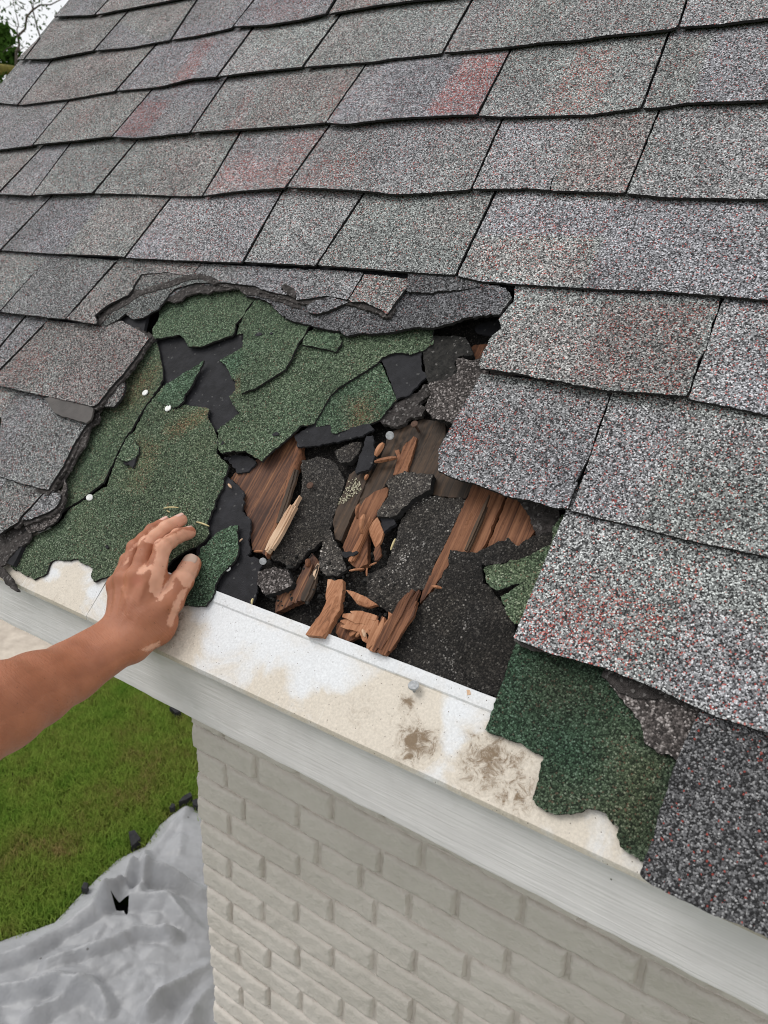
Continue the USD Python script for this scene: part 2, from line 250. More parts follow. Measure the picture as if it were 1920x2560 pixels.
SKIN_AXIS = tuple(map(float, _n(V * .75 + U * .25 + np.array([0, .35, .1])))); SKIN_SIDE = tuple(map(float, _n(U - .3 * V)))
rough_mat('mortar_paint', (.64, .58, .53), (.72, .66, .61), scale=60, bump=.8, dist=.006, rough=.6)
mat('skin', {'tc': ('texture_coordinate', {}), 'at': ('attribute', {'attribute': 'tone'}), 'ts': ('separate_color', {}),
    'no': ('noise_texture', {'scale': 170.0, 'detail': 7.0, 'roughness': .7}), 'sb': ('math', {'math_type': 'subtract', 'value2': .5}), 'ma': ('math', {'math_type': 'multiply_add', 'value2': 2.2}),
    'pr': ('rgb_ramp', {'ramp': [(.25, (0, 0, 0)), (.72, (1, 1, 1))]}),
    'lo': ('noise_texture', {'scale': 35.0, 'detail': 5.0}), 'tan': ('rgb_ramp', {'ramp': [(.3, (.275, .100, .050)), (.7, (.365, .142, .073))]}),
    'pale': ('rgb_ramp', {'ramp': [(.3, (.52, .26, .165)), (.7, (.62, .335, .23))]}), 'mx': ('mix_color', {}),
    'red': ('mix_color', {'b': (.55, .20, .14)}), 'vo': ('voronoi_texture', {'scale': 230.0}), 'vs': ('separate_color', {}), 'vl': ('math', {'math_type': 'less_than', 'value2': .13}), 'vd': ('math', {'math_type': 'less_than', 'value2': .17}), 'vm': ('math', {'math_type': 'multiply'}), 'vf': ('math', {'math_type': 'multiply', 'value2': .6}), 'fr': ('mix_color', {'b': (.14, .055, .03)}),
    'wd': ('vector_math', {'math_type': 'dot_product', 'vector2': SKIN_AXIS}), 'wl': ('vector_math', {'math_type': 'dot_product', 'vector2': SKIN_SIDE}), 'wa': ('math', {'math_type': 'multiply', 'value2': 620.0}), 'wb': ('math', {'math_type': 'multiply', 'value2': 110.0}), 'wc': ('combine_xyz', {}), 'wn': ('noise_texture', {'scale': 1.0, 'detail': 3.0, 'roughness': .6, 'distortion': .4}), 'wx': ('math', {'math_type': 'multiply_add', 'value2': 1.5}), 'cr': ('voronoi_texture', {'scale': 1150.0, 'feature': 'distance_to_edge'}), 'cm': ('map_range', {'from_max': .15, 'clamp': True}), 'cw': ('math', {'math_type': 'multiply_add', 'value2': .14}),
    'bu': ('bump', {'strength': .5, 'distance': .0012}), 'p': ('principled_bsdf', {'roughness': .46, 'specular_ior_level': .4, 'subsurface_weight': .12, 'subsurface_scale': .004, 'subsurface_radius': (1, .35, .2)})},
    [('at.color', 'ts.color'), ('tc.object', 'no.vector'), ('no.fac', 'sb.value1'), ('sb.value', 'ma.value1'), ('ts.r', 'ma.value3'), ('ma.value', 'pr.fac'), ('tc.object', 'lo.vector'), ('lo.fac', 'tan.fac'), ('lo.fac', 'pale.fac'),
     ('pr.color', 'mx.fac'), ('tan.color', 'mx.a'), ('pale.color', 'mx.b'), ('mx.result', 'red.a'), ('ts.g', 'red.fac'), ('tc.object', 'vo.vector'), ('vo.color', 'vs.color'), ('vs.r', 'vl.value1'), ('vo.distance', 'vd.value1'), ('vl.value', 'vm.value1'), ('vd.value', 'vm.value2'), ('vm.value', 'vf.value1'), ('vf.value', 'fr.fac'), ('red.result', 'fr.a'),
     ('fr.result', 'p.base_color'), ('tc.object', 'cr.vector'), ('cr.distance', 'cm.value'), ('cm.result', 'cw.value1'), ('no.fac', 'cw.value3'), ('tc.object', 'wd.vector1'), ('tc.object', 'wl.vector1'), ('wd.value', 'wa.value1'), ('wl.value', 'wb.value1'), ('wa.value', 'wc.x'), ('wb.value', 'wc.y'), ('wc.vector', 'wn.vector'), ('wn.fac', 'wx.value1'), ('cw.value', 'wx.value3'), ('wx.value', 'bu.height'), ('bu.normal', 'p.normal')])
mat('fingernail', {'p': ('principled_bsdf', {'base_color': (.62, .38, .32), 'roughness': .3, 'specular_ior_level': .5})}, [])
mat('thumbnail', {'p': ('principled_bsdf', {'base_color': (.46, .33, .26), 'roughness': .35, 'specular_ior_level': .5})}, [])

mat('lawn', {'tc': ('texture_coordinate', {}), 'no': ('noise_texture', {'scale': 2.2, 'detail': 6.0, 'roughness': .65}), 'ra': ('rgb_ramp', {'ramp': [(.35, (.035, .055, .014)), (.52, (.05, .08, .018)), (.68, (.10, .085, .035))]}), 'p': ('principled_bsdf', {'roughness': .95, 'specular_ior_level': .1})},
    [('tc.object', 'no.vector'), ('no.fac', 'ra.fac'), ('ra.color', 'p.base_color')])
mat('grass', {'ge': ('geometry', {}), 'no': ('noise_texture', {'scale': 2.6, 'detail': 5.0, 'roughness': .7}), 'oi': ('object_info', {}), 'ad': ('math', {'math_type': 'multiply_add', 'value2': .14}), 'ra': ('rgb_ramp', {'ramp': [(.36, (.13, .24, .034)), (.55, (.23, .32, .06)), (.68, (.22, .25, .06)), (.80, (.33, .26, .11))]}),
    'd': ('diffuse_bsdf', {}), 't': ('translucent_bsdf', {}), 'm': ('mix_closure', {'fac': .3})},
    [('ge.position', 'no.vector'), ('oi.random', 'ad.value1'), ('no.fac', 'ad.value3'), ('ad.value', 'ra.fac'), ('ra.color', 'd.color'), ('ra.color', 't.color'), ('d.BSDF', 'm.closure1'), ('t.BSDF', 'm.closure2')], surface='m.closure')
mat('leaf', {'gi': ('geometry', {}), 'ra': ('rgb_ramp', {'ramp': [(0, (.035, .075, .014)), (.6, (.08, .14, .03)), (1, (.16, .20, .05))]}), 'd': ('diffuse_bsdf', {}), 't': ('translucent_bsdf', {}), 'm': ('mix_closure', {'fac': .4})},
    [('gi.random_per_island', 'ra.fac'), ('ra.color', 'd.color'), ('ra.color', 't.color'), ('d.BSDF', 'm.closure1'), ('t.BSDF', 'm.closure2')], surface='m.closure')
mat('tarp', {'tc': ('texture_coordinate', {}), 'no': ('noise_texture', {'scale': 7.0, 'detail': 7.0, 'roughness': .65}), 'ra': ('rgb_ramp', {'ramp': [(.3, (.24, .244, .256)), (.7, (.315, .32, .335))]}),
    'n2': ('noise_texture', {'scale': 26.0, 'detail': 5.0, 'distortion': 1.5}), 'sp': ('voronoi_texture', {'scale': 9.0}), 'sl': ('math', {'math_type': 'less_than', 'value2': .06}), 'c2': ('mix_color', {'b': (.12, .12, .12)}),
    'bu': ('bump', {'strength': .22, 'distance': .012}), 'p': ('principled_bsdf', {'roughness': .5, 'specular_ior_level': .5})},
    [('tc.object', 'no.vector'), ('no.fac', 'ra.fac'), ('tc.object', 'n2.vector'), ('tc.object', 'sp.vector'), ('sp.distance', 'sl.value1'), ('sl.value', 'c2.fac'), ('ra.color', 'c2.a'), ('c2.result', 'p.base_color'), ('n2.fac', 'bu.height'), ('bu.normal', 'p.normal')])

# ------------------------------------------------------------------ sheets that lie on the roof
def ring(poly, step, jag, seed):
    """Boundary points of a polygon, evenly spaced, roughened by jag metres."""
    pts = np.array(shapely.segmentize(poly.exterior, step).coords)[:-1]
    if jag > 0:
        t = np.roll(pts, -1, 0) - np.roll(pts, 1, 0); t /= np.maximum(np.linalg.norm(t, axis=1, keepdims=True), 1e-9)
        nrm = np.column_stack([t[:, 1], -t[:, 0]])
        d = jag * (.9 * n2(pts[:, 0], pts[:, 1], 80, seed, 2) + 1.3 * n2(pts[:, 0], pts[:, 1], 210, seed + 3, 4) + .5 * n2(pts[:, 0], pts[:, 1], 800, seed + 4, 2))
        pts = pts + nrm * (2 * d)[:, None]
    return pts

def sheet(poly, wtop, thick=.0035, res=.008, jag=.0006, rough=0.0, rfreq=160, seed=0, edge=None):
    """A closed slab over a polygon of the roof plane; wtop(u, v) is its upper face. Returns (vertices, faces)."""
    if poly.geom_type != 'Polygon': poly = max(poly.geoms, key=lambda g: g.area)
    b = ring(poly, edge or res * .6, jag, seed)
    p2 = Polygon(b)
    if not p2.is_valid:
        p2 = p2.buffer(0)
        if p2.geom_type != 'Polygon': p2 = max(p2.geoms, key=lambda g: g.area)
        b = np.array(p2.exterior.coords)[:-1]
    x0, y0, x1, y1 = p2.bounds
    gx, gy = np.meshgrid(np.arange(x0, x1, res), np.arange(y0, y1, res * .87))
    gx[1::2] += res / 2
    g = np.column_stack([gx.ravel(), gy.ravel()])
    rs = np.random.RandomState(seed + 11); g += rs.uniform(-.15, .15, g.shape) * res
    g = g[shapely.contains_xy(p2.buffer(-res * .45), g[:, 0], g[:, 1])]
    P = np.vstack([b, g]); T = Delaunay(P).simplices
    c = P[T].mean(1)
    ar = cross2(P[T[:, 1]] - P[T[:, 0]], P[T[:, 2]] - P[T[:, 0]])
    T = np.where((ar < 0)[:, None], T[:, ::-1], T)
    T = T[shapely.contains_xy(p2, c[:, 0], c[:, 1]) & (np.abs(ar) > 1e-12)]
    keep = np.unique(T); re = np.full(len(P), -1); re[keep] = np.arange(len(keep)); P, T = P[keep], re[T]
    w = wtop(P[:, 0], P[:, 1]) if callable(wtop) else np.full(len(P), float(wtop))
    if rough: w = w + rough * 2 * n2(P[:, 0], P[:, 1], rfreq, seed + 5, 4)
    th = thick(P[:, 0], P[:, 1]) if callable(thick) else thick
    top, bot = W(P[:, 0], P[:, 1], w), W(P[:, 0], P[:, 1], w - th)
    E = np.vstack([T[:, [0, 1]], T[:, [1, 2]], T[:, [2, 0]]])
    key = {tuple(e) for e in map(tuple, E)}
    be = np.array([e for e in map(tuple, E) if (e[1], e[0]) not in key])
    n = len(P)
    side = np.vstack([np.column_stack([be[:, 1], be[:, 0], be[:, 0] + n]), np.column_stack([be[:, 1], be[:, 0] + n, be[:, 1] + n])])
    return np.vstack([top, bot]), np.vstack([T, T[:, ::-1] + n, side])

def to_uv(v):
    q = v - O
    return q @ U, q @ V

def ppoly(w, *chunks):
    p = Polygon(uv(px(*chunks), w))
    p = p.buffer(0)
    return p if p.geom_type == 'Polygon' else max(p.geoms, key=lambda g: g.area)

# ------------------------------------------------------------------ the house and its roof
house = thing('brick_house', 'brick house painted pale grey with a damaged grey shingle roof', 'house')
RW = 0.004                                       # height at which the shingle faces were measured
uL0, uL1 = uv(px('B12' if False else 'A', (7, 203), (142, 7)), RW)
uRAKE = lambda v: uL0[0] + (v - uL0[1]) * (uL1[0] - uL0[0]) / (uL1[1] - uL0[1])
RAKE = float(uL0[0]); URIGHT, VTOP = 0.62, 1.95

hole = ppoly(-.008, 'A', (-60, 1560), (20, 1440), (85, 1310), (160, 1180), (235, 1030), (300, 930), (360, 830), (372, 770), (450, 725), (600, 715), (780, 790), (1000, 815), (1190, 720), (1290, 720), (1290, 830), (1290, 930), (1250, 1060), (1200, 1130), (1300, 1190), (1420, 1220), (1500, 1260), (1470, 1450), (1400, 1580), (1500, 1620), (1720, 1730), (1700, 1880), (1640, 2230), (1300, 2120), (700, 1850), (200, 1600))
vEAVE = float(uv(px('A', (755, 1795)), -.017)[0, 1])
vDRIPTOP = float(np.mean(uv(px('A', (540, 1478), (1233, 1744)), -.017)[:, 1]))
# the sheathing: one dark sheet under everything, then felt except where it is torn away
deck_poly = Polygon([(RAKE, vEAVE + .006), (URIGHT, vEAVE + .006), (URIGHT, VTOP), (RAKE, VTOP)])
roof = obj('roof', sheet(deck_poly, lambda u, v: -.058 + 0 * u, .016, res=.05, jag=0, seed=1), 'dark_wood', house, label='sloping roof deck under the shingles')
felt_poly = deck_poly.intersection(Polygon([(RAKE + .005, vEAVE + .02), (URIGHT, vEAVE + .02), (URIGHT, VTOP), (RAKE + .005, VTOP)])).difference(hole)
def pieces(g): return [] if g.is_empty else [g] if g.geom_type == 'Polygon' else [q for q in g.geoms if q.area > 1e-4]
for q in pieces(felt_poly):
    obj('underlayment', sheet(q, lambda u, v: -.0075 + 0 * u, .006, res=.05, jag=.001, edge=.01, seed=2), 'felt', roof, label='black underlayment below the grey shingles')

# courses: the line of butts of each, measured
BUTT = {
    9: px('B1', (205, 80), (400, 72), (540, 45), (770, 0)),
    8: px('B1', (88, 265), (215, 263), (410, 222), (560, 207), (700, 180), (860, 155), (1010, 122), (1170, 115), (1300, 95), (1420, 68), (1659, 30), 'B2', (150, 12), (270, 0)),
    7: px('B1', (0, 445), (90, 455), (210, 440), (290, 432), (500, 395), (690, 380), (825, 350), (945, 345), (1210, 310), (1430, 285), (1640, 268), 'B2', (0, 260), (255, 233), (420, 220), (545, 210), (690, 190), (830, 185), (960, 165), (1220, 145), (1280, 130), (1450, 120), (1560, 105), (1659, 95)),
    6: px('B1', (0, 655), (150, 638), (330, 620), (490, 600), (600, 605), (760, 590), (930, 578), (1040, 570), (1210, 558), (1415, 542), (1500, 552), (1640, 535), 'B2', (0, 530), (150, 520), (410, 508), (500, 515), (660, 508), (890, 500), (1110, 470), (1190, 470), (1320, 450), (1520, 450), (1659, 445)),
    5: px('B1', (0, 850), (150, 858), (230, 850), (410, 840), (590, 840), (880, 852), (1060, 832), (1240, 825), (1440, 835), (1640, 845), 'B2', (0, 850), (70, 855), (380, 830), (620, 825), (730, 835), (1040, 845), (1250, 865), (1659, 870)),
    4: px('B1', (0, 1085), (270, 1105), (550, 1122), (750, 1130), (1060, 1140), (1370, 1155), (1620, 1170), 'B5', (0, 180), (80, 185), (220, 215), (720, 250), (1130, 265), (1659, 310)),
    3: px('B3', (0, 440), (390, 485), (590, 510), 'B5', (215, 670), (640, 740), (830, 775), (1240, 815), (1659, 895)),
    2: px('B3', (0, 870), (80, 890), (300, 940), (560, 995), 'B5', (0, 1190), (180, 1240), (330, 1300), (600, 1365), (650, 1375), (990, 1455), (1150, 1500), (1400, 1555), (1659, 1610)),
    1: px('B3', (0, 1405), (150, 1450), (290, 1485), 'B8', (275, 195), (480, 280), (760, 350), (1000, 450), (1240, 555), (1380, 620), (1607, 690)),
    0: px('C5', (0, 1310), (100, 1240), 'B8', (945, 1440), (1000, 1490), (1150, 1560), (1607, 1765))}
VB = {}
for k, p in BUTT.items():
    q = uv(p, RW); q = q[np.argsort(q[:, 0])]; VB[k] = q
def vbutt(k, u):
    if k in VB: return np.interp(u, VB[k][:, 0], VB[k][:, 1])
    return np.interp(u, VB[9][:, 0], VB[9][:, 1]) * 0 + VB[9][:, 1].mean() + .143 * (k - 9)
def row_t(k):
    """How far the butts of course k stand up: some are lifted."""
    return lambda u: .0074 + .0062 * np.clip(2.2 * n2(u, u * 0 + k, 2.6, 40 + k, 2) + .15, -.25, 1) + .0012 * n2(u, u * 0 + k, 22, 60 + k, 2)
def row_w(k, lift=0.0):
    t = row_t(k); 
    return lambda u, v: -.001 + (t(u) + lift) * np.clip(1 - (v - vbutt(k, u)) / .143, -.45, 1.15) + .0010 * n2(u, v, 9, k, 2)

# pigment: (share of red granules, hue, brightness)
RED = []
def red(amount, soft, *chunks): RED.append((ppoly(RW, *chunks), amount, soft))
red(.42, .004, 'B1', (730, 375), (830, 350), (930, 160), (860, 155))
red(.45, .004, 'B1', (500, 600), (640, 592), (735, 430), (615, 425))
red(.30, .010, 'B1', (965, 578), (1040, 572), (1110, 400), (1065, 390))
red(.30, .020, 'B1', (1370, 480), (1440, 510), (1530, 340), (1480, 350))
red(.36, .014, 'B1', (890, 845), (1240, 822), (1395, 565), (1235, 568), (1180, 690), (1040, 650), (970, 710))
red(.26, .016, 'B1', (1255, 822), (1520, 832), (1600, 640), (1380, 660))
red(.22, .015, 'B1', (1080, 105), (1300, 95), (1360, -10), (1120, -10))
red(.25, .015, 'B1', (1470, 45), (1659, 20), (1659, -20), (1490, -20))
red(.18, .020, 'B1', (300, 610), (380, 598), (420, 470), (330, 480))
red(.55, .003, 'B2', (185, 515), (410, 508), (540, 215), (345, 235))
red(.26, .006, 'B2', (665, 510), (890, 500), (960, 430), (1000, 200), (830, 188))
red(.13, .03, 'B2', (380, 1190), (900, 1200), (1000, 900), (520, 880))
red(.17, .006, 'B5', (660, 725), (1240, 812), (1310, 600), (1390, 320), (860, 310))
red(.34, .022, 'B5', (-10, 1060), (150, 1110), (320, 860), (150, 850), (60, 940))
red(.36, .030, 'B8', (280, 195), (600, 310), (900, 330), (1100, 130), (1120, -80), (330, -30))
red(.14, .05, 'B8', (760, 350), (1240, 555), (1607, 690), (1607, 100), (1100, 0))
red(.10, .03, 'B5', (800, 850), (1659, 950), (1659, 1600), (660, 1370))
red(.26, .030, 'B3', (20, 850), (260, 860), (340, 620), (130, 600))
red(.28, .02, 'B3', (0, 1010), (70, 900), (30, 880), (-30, 900))
ZONE = [(ppoly(RW, *c), h_, b_) for h_, b_, c in (
    (.95, 1.0, ('B5', (90, 190), (720, 252), (835, -20), (165, -20))), (.0, .90, ('B5', (720, 252), (1700, 315), (1700, -40), (835, -20))),
    (.75, 1.10, ('B5', (200, 680), (640, 742), (850, 320), (370, 250))), (.9, .84, ('B5', (640, 742), (1245, 815), (1420, 290), (850, 320))),
    (.2, .96, ('B5', (655, 1380), (1005, 1460), (1255, 860), (850, 780))), (.5, .84, ('B5', (1005, 1460), (1700, 1620), (1700, 930), (1255, 860))),
    (.1, .92, ('B8', (1000, 450), (1640, 700), (1640, 180), (1190, -20))), (.95, .88, ('B2', (720, 834), (1045, 848), (1185, 470), (885, 500))), (.1, 1.0, ('B2', (380, 832), (720, 834), (885, 500), (503, 515))),
    (.0, .90, ('B2', (0, 530), (185, 515), (345, 235), (0, 260))), (.95, .92, ('B1', (1050, 572), (1415, 548), (1565, 285), (1180, 320))), (.8, 1.08, ('B1', (270, 1108), (550, 1124), (725, 850), (450, 842))),
    (.0, .92, ('B1', (5, 1090), (270, 1108), (450, 842), (198, 855))), (.85, 1.06, ('B1', (430, 50), (700, 182), (840, 0), (475, -8))), (.9, .86, ('B2', (1120, 470), (1320, 452), (1420, 135), (1222, 148))))]
def grey_tone(base_red, hue, bright):
    def f(v):
        u, s = to_uv(v); pts = shapely.points(u, s); r = np.full(len(u), base_red)
        for pl, a, soft in RED:
            x0, y0, x1, y1 = pl.bounds
            near = (u > x0 - soft * 3) & (u < x1 + soft * 3) & (s > y0 - soft * 3) & (s < y1 + soft * 3)
            if near.any():
                i = np.nonzero(near)[0]
                out = shapely.distance(pl, pts[i]); ins = shapely.distance(pl.exterior, pts[i])
                d = np.where(out > 0, out, -ins) + soft * 2.2 * n2(u[i], s[i], 60, 5, 3)
                r[i] = np.maximum(r[i], .66 * a * np.clip(.5 - d / (2 * soft), 0, 1))
        h_ = np.full(len(u), float(hue)); b_ = np.full(len(u), float(bright))
        for pl, zh, zb in ZONE:
            x0, y0, x1, y1 = pl.bounds; near = (u > x0 - .02) & (u < x1 + .02) & (s > y0 - .02) & (s < y1 + .02)
            if near.any():
                i = np.nonzero(near)[0]; out = shapely.distance(pl, pts[i]); d = np.where(out > 0, out, -shapely.distance(pl.exterior, pts[i])) + .006 * n2(u[i], s[i], 70, 9, 3)
                m = np.clip(.5 - d / .010, 0, 1); h_[i] += m * (zh - h_[i]); b_[i] *= 1 + m * (zb - 1)
        return np.column_stack([r, np.clip(h_ + .9 * n2(u, s, 9, 21, 2), 0, 1), b_ * (1 + .22 * n2(u, s, 11, 33, 3))])
    return f

CRACK = [px('B1', (975, 512), (1092, 338)), px('B1', (1115, 748), (1226, 568)), px('B2', (720, 832), (742, 755)), px('B5', (720, 255), (737, 212)), px('B5', (690, 1225), (790, 1140)), px('B5', (790, 940), (835, 930)), px('B1', (590, 842), (592, 815))]
def cut_cracks(poly):
    for c in CRACK:
        a, b = uv(c, RW)
        d = _n(b - a); nn = np.array([-d[1], d[0]])
        m = (a + b) / 2 + nn * .0015
        wdg = Polygon([a - nn * .0006, a + nn * .0006, m + nn * .001, b, m - nn * .0009])
        if poly.intersects(wdg):
            q = poly.difference(wdg)
            if q.geom_type != 'Polygon': q = max(q.geoms, key=lambda g: g.area)
            if q.area > .6 * poly.area: poly = q
    return poly

def seamline(s):
    """A seam as u(v), through two measured points."""
    a, b = uv(s, RW)
    return lambda v: a[0] + (v - a[1]) * (b[0] - a[0]) / (b[1] - a[1])

ROWS = {   # seams from left to right, each bottom then top; numbers are u values
    9: [RAKE, px('B1', (430, 50), (475, -8)), -.72, -.50, -.28, -.03, .2, .45, URIGHT],
    8: ['rake', px('B1', (115, 258), (215, 90)), px('B1', (410, 222), (538, 52)), px('B1', (742, 172), (840, 0)), px('B1', (1010, 122), (1093, 0)), px('B1', (1420, 68), (1453, 0)), -.36, -.1, .17, .4, URIGHT],
    7: ['rake', px('B1', (80, 450), (207, 268)), px('B1', (500, 395), (648, 208)), px('B1', (945, 345), (1078, 122)), px('B1', (1310, 300), (1455, 68)), px('B2', (255, 233), (372, 0)), px('B2', (1275, 132), (1312, 0)), -.1, .15, .38, URIGHT],
    6: ['rake', px('B1', (150, 640), (285, 435)), px('B1', (490, 602), (640, 392)), px('B1', (830, 585), (962, 345)), px('B1', (1415, 545), (1565, 285)), px('B2', (410, 510), (538, 212)), px('B2', (1115, 472), (1222, 148)), -.1, .11, .36, URIGHT],
    5: ['rake', -1.62, px('B1', (150, 858), (285, 625)), px('B1', (410, 840), (578, 605)), px('B1', (880, 853), (1020, 580)), px('B1', (1245, 825), (1400, 560)), px('B2', (380, 832), (503, 515)), px('B2', (1045, 847), (1185, 470)), -.06, .2, .41, URIGHT],
    4: ['rake', px('B1', (5, 1086), (198, 858)), px('B1', (550, 1122), (725, 850)), px('B1', (1055, 1140), (1205, 830)), px('B1', (1370, 1155), (1555, 842)), px('B2', (315, 1192), (468, 838)), .02, .27, .5, URIGHT]}
rs = random.Random(4)
HUE = {}
def shingle(poly, k, lift=0.0, tone=None, seed=0, label=None, res=.009, thick=.0036, jag=.0009, matname='granules', name='shingle'):
    poly = poly.buffer(-.0022).buffer(.0022) if poly.area > .0004 else poly
    if poly.geom_type != 'Polygon': poly = max(poly.geoms, key=lambda g: g.area)
    poly = cut_cracks(poly)
    t = tone or grey_tone(.03 + .03 * rs.random(), rs.choice([.05, .2, .33, .5, .66, .85]), rs.uniform(.84, 1.08))
    return obj(name, sheet(poly, row_w(k, lift), thick, res=res, jag=jag, edge=.0018 if k < 5 else .003, seed=seed, rough=.0003, rfreq=120), matname, roof, tone=t, label=label)

def course(k, seams, base=None):
    lines = []
    for s in seams:
        if isinstance(s, str): lines.append(lambda v: RAKE - .004 + 0 * v)
        elif isinstance(s, float): lines.append(lambda v, s=s: s + 0 * v)
        else: lines.append(seamline(s))
    for i in range(len(lines) - 1):
        a, b = lines[i], lines[i + 1]
        vm = vbutt(k, (a(.5) + b(.5)) / 2)
        ul, ur = a(vbutt(k, a(vm))), b(vbutt(k, b(vm)))
        if ur - ul < .012: continue
        g = rs.uniform(.0011, .0018) + .0016 * min(1, max(0, (-ul - .3) / 1.0)) + (.0008 if k >= 7 and ul < -.8 else 0)
        dv = rs.uniform(-.0012, .0012)
        us = np.linspace(ul + g, ur - g, max(3, int((ur - ul) / .012)))
        bot = [(u, vbutt(k, u) + dv) for u in us]
        vt = vbutt(k + 1, np.clip(b(vbutt(k + 1, b(vm))), -3, 3)) + .035
        vtl = vbutt(k + 1, np.clip(a(vbutt(k + 1, a(vm))), -3, 3)) + .035
        pl = Polygon(bot + [(b(vt) - g, vt), (a(vtl) + g, vtl)]).buffer(0)
        far = ul < -1.2
        shingle(pl, k, lift=rs.choice([0, 0, .0006, .0012, .002]), seed=1000 * k + i,
                tone=grey_tone(.03 + .03 * rs.random(), rs.choice([.0, .15, .7, .85] if far else [.05, .2, .33, .5, .66, .85]), rs.uniform(.96, 1.12) if far else rs.uniform(1.10, 1.32)))
for k in (4, 5, 6, 7, 8, 9): course(k, ROWS[k])
u0 = 0
for k in range(10, 16):
    if vbutt(k, 0) > VTOP - .06: break
    xs, u = [RAKE], RAKE + rs.uniform(.08, .2)
    while u < URIGHT - .1: xs.append(float(u)); u += rs.uniform(.17, .30)
    course(k, xs + [URIGHT])
# a starter strip along the rake and the rake board
obj('rake_strip', sheet(Polygon([(RAKE - .018, vEAVE + .05), (RAKE + .05, vEAVE + .05), (RAKE + .05, VTOP), (RAKE - .018, VTOP)]), lambda u, v: -.002 + 0 * u, .004, res=.03, jag=.0006, edge=.01), 'granules', roof, tone=grey_tone(.02, .3, .9), label='shingle strip along the left roof edge')

# ---- left torn pieces of courses 3, 2, 1, 0
def torn(k, lift, label, *chunks, tone=None, name='shingle', **kw):
    pl = ppoly(RW, *chunks); led = pl.buffer(.0048).intersection(hole.buffer(.02)).difference(pl.buffer(-.012)) if kw.pop('ledge', True) else Polygon()
    for i, q in enumerate(pieces(led)):
        if q.area > 4e-5: obj('torn_ledge', sheet(q, lambda u, v: row_w(k, lift)(u, v) - .0034, .004, res=.004, jag=.0034, edge=.0016, rough=.0016, rfreq=220, seed=k * 7 + i), 'torn_asphalt', roof)
    return shingle(pl, k, lift, tone=tone, label=label, seed=hash(label) % 977 if False else sum(map(ord, label)), res=.006, jag=kw.pop('jag', .0014), name=name, **kw)
DK = lambda r=.03, b=.80, h=.9: grey_tone(r, h, b)
course(3, ['rake', -1.33, px('B3', (0, 238), (105, 88))])
torn(3, .0, 'grey shingle left of the torn corner', 'B3', (6, 245), (108, 88), (120, 60), (690, 110), (664, 128), (400, 480), (300, 474), (0, 440), (-60, 430), tone=DK(.03, .86, .4))
torn(3, .001, 'grey shingle whose right half is torn away in steps', 'C3', (252, 55), (280, 0), (900, 40), (866, 72), (836, 138), (740, 128), (630, 108), (560, 118), (450, 130), (410, 200), (392, 250), (360, 300), (270, 345), (190, 400), (130, 460), (150, 530), (60, 520), (-84, 492), (6, 380), tone=DK(.05, .98, .9))
torn(3, .001, 'pale grey shingle torn along its lower edge above the hole', 'C3', (876, 72), (900, 40), 'C4', (570, 40), (548, 80), (462, 244), (390, 225), (310, 210), (200, 232), (110, 240), (100, 190), (30, 130), (0, 165), 'C3', (1600, 290), (1460, 270), (1350, 240), (1300, 208), (1180, 200), (1050, 190), (985, 150), (905, 128), (842, 138), tone=DK(.03, 1.05, .2))
torn(3, .002, 'small pinkish grey shingle scrap cut to a point', 'C4', (560, 84), (575, 50), (900, 90), (886, 118), (742, 348), (700, 320), (640, 288), (580, 258), (500, 260), (472, 240), tone=DK(.11, .98, .9))
course(2, ['rake', -1.28, px('B3', (0, 790), (240, 505))])
torn(2, .002, 'brownish grey shingle with a torn right side above the brown patch', 'B3', (6, 795), (248, 505), (262, 460), (600, 500), (700, 460), (850, 545), (870, 570), (800, 690), (735, 790), (660, 880), (600, 975), (565, 998), (440, 970), (300, 940), (80, 890), (-40, 860), tone=DK(.06, .84, .95))
course(1, ['rake', -1.16, px('B3', (0, 1010), (75, 900))])
torn(1, .001, 'grey shingle with a straight torn right side', 'B3', (4, 1014), (78, 900), (90, 860), (560, 985), (500, 1090), (440, 1190), (380, 1330), (292, 1486), (150, 1452), (0, 1405), (-20, 1395), tone=DK(.03, .92, .3))
course(0, ['rake', -1.05, px('C5', (-20, 1180), (40, 890))])
torn(0, .0, 'grey shingle at the lower left torn to a slanting edge', 'C5', (-30, 1180), (-10, 830), (310, 960), (312, 1000), (150, 1190), (140, 1220), (95, 1245), (0, 1310), (-40, 1330), tone=DK(.04, .82, .6))
torn(0, -.002, 'bluish grey shingle sliver beside the torn lower corner', 'C5', (330, 960), (450, 1000), (440, 1050), (405, 1105), (350, 1140), (250, 1180), (190, 1202), (158, 1192), (318, 1002), tone=DK(.02, .85, .0))
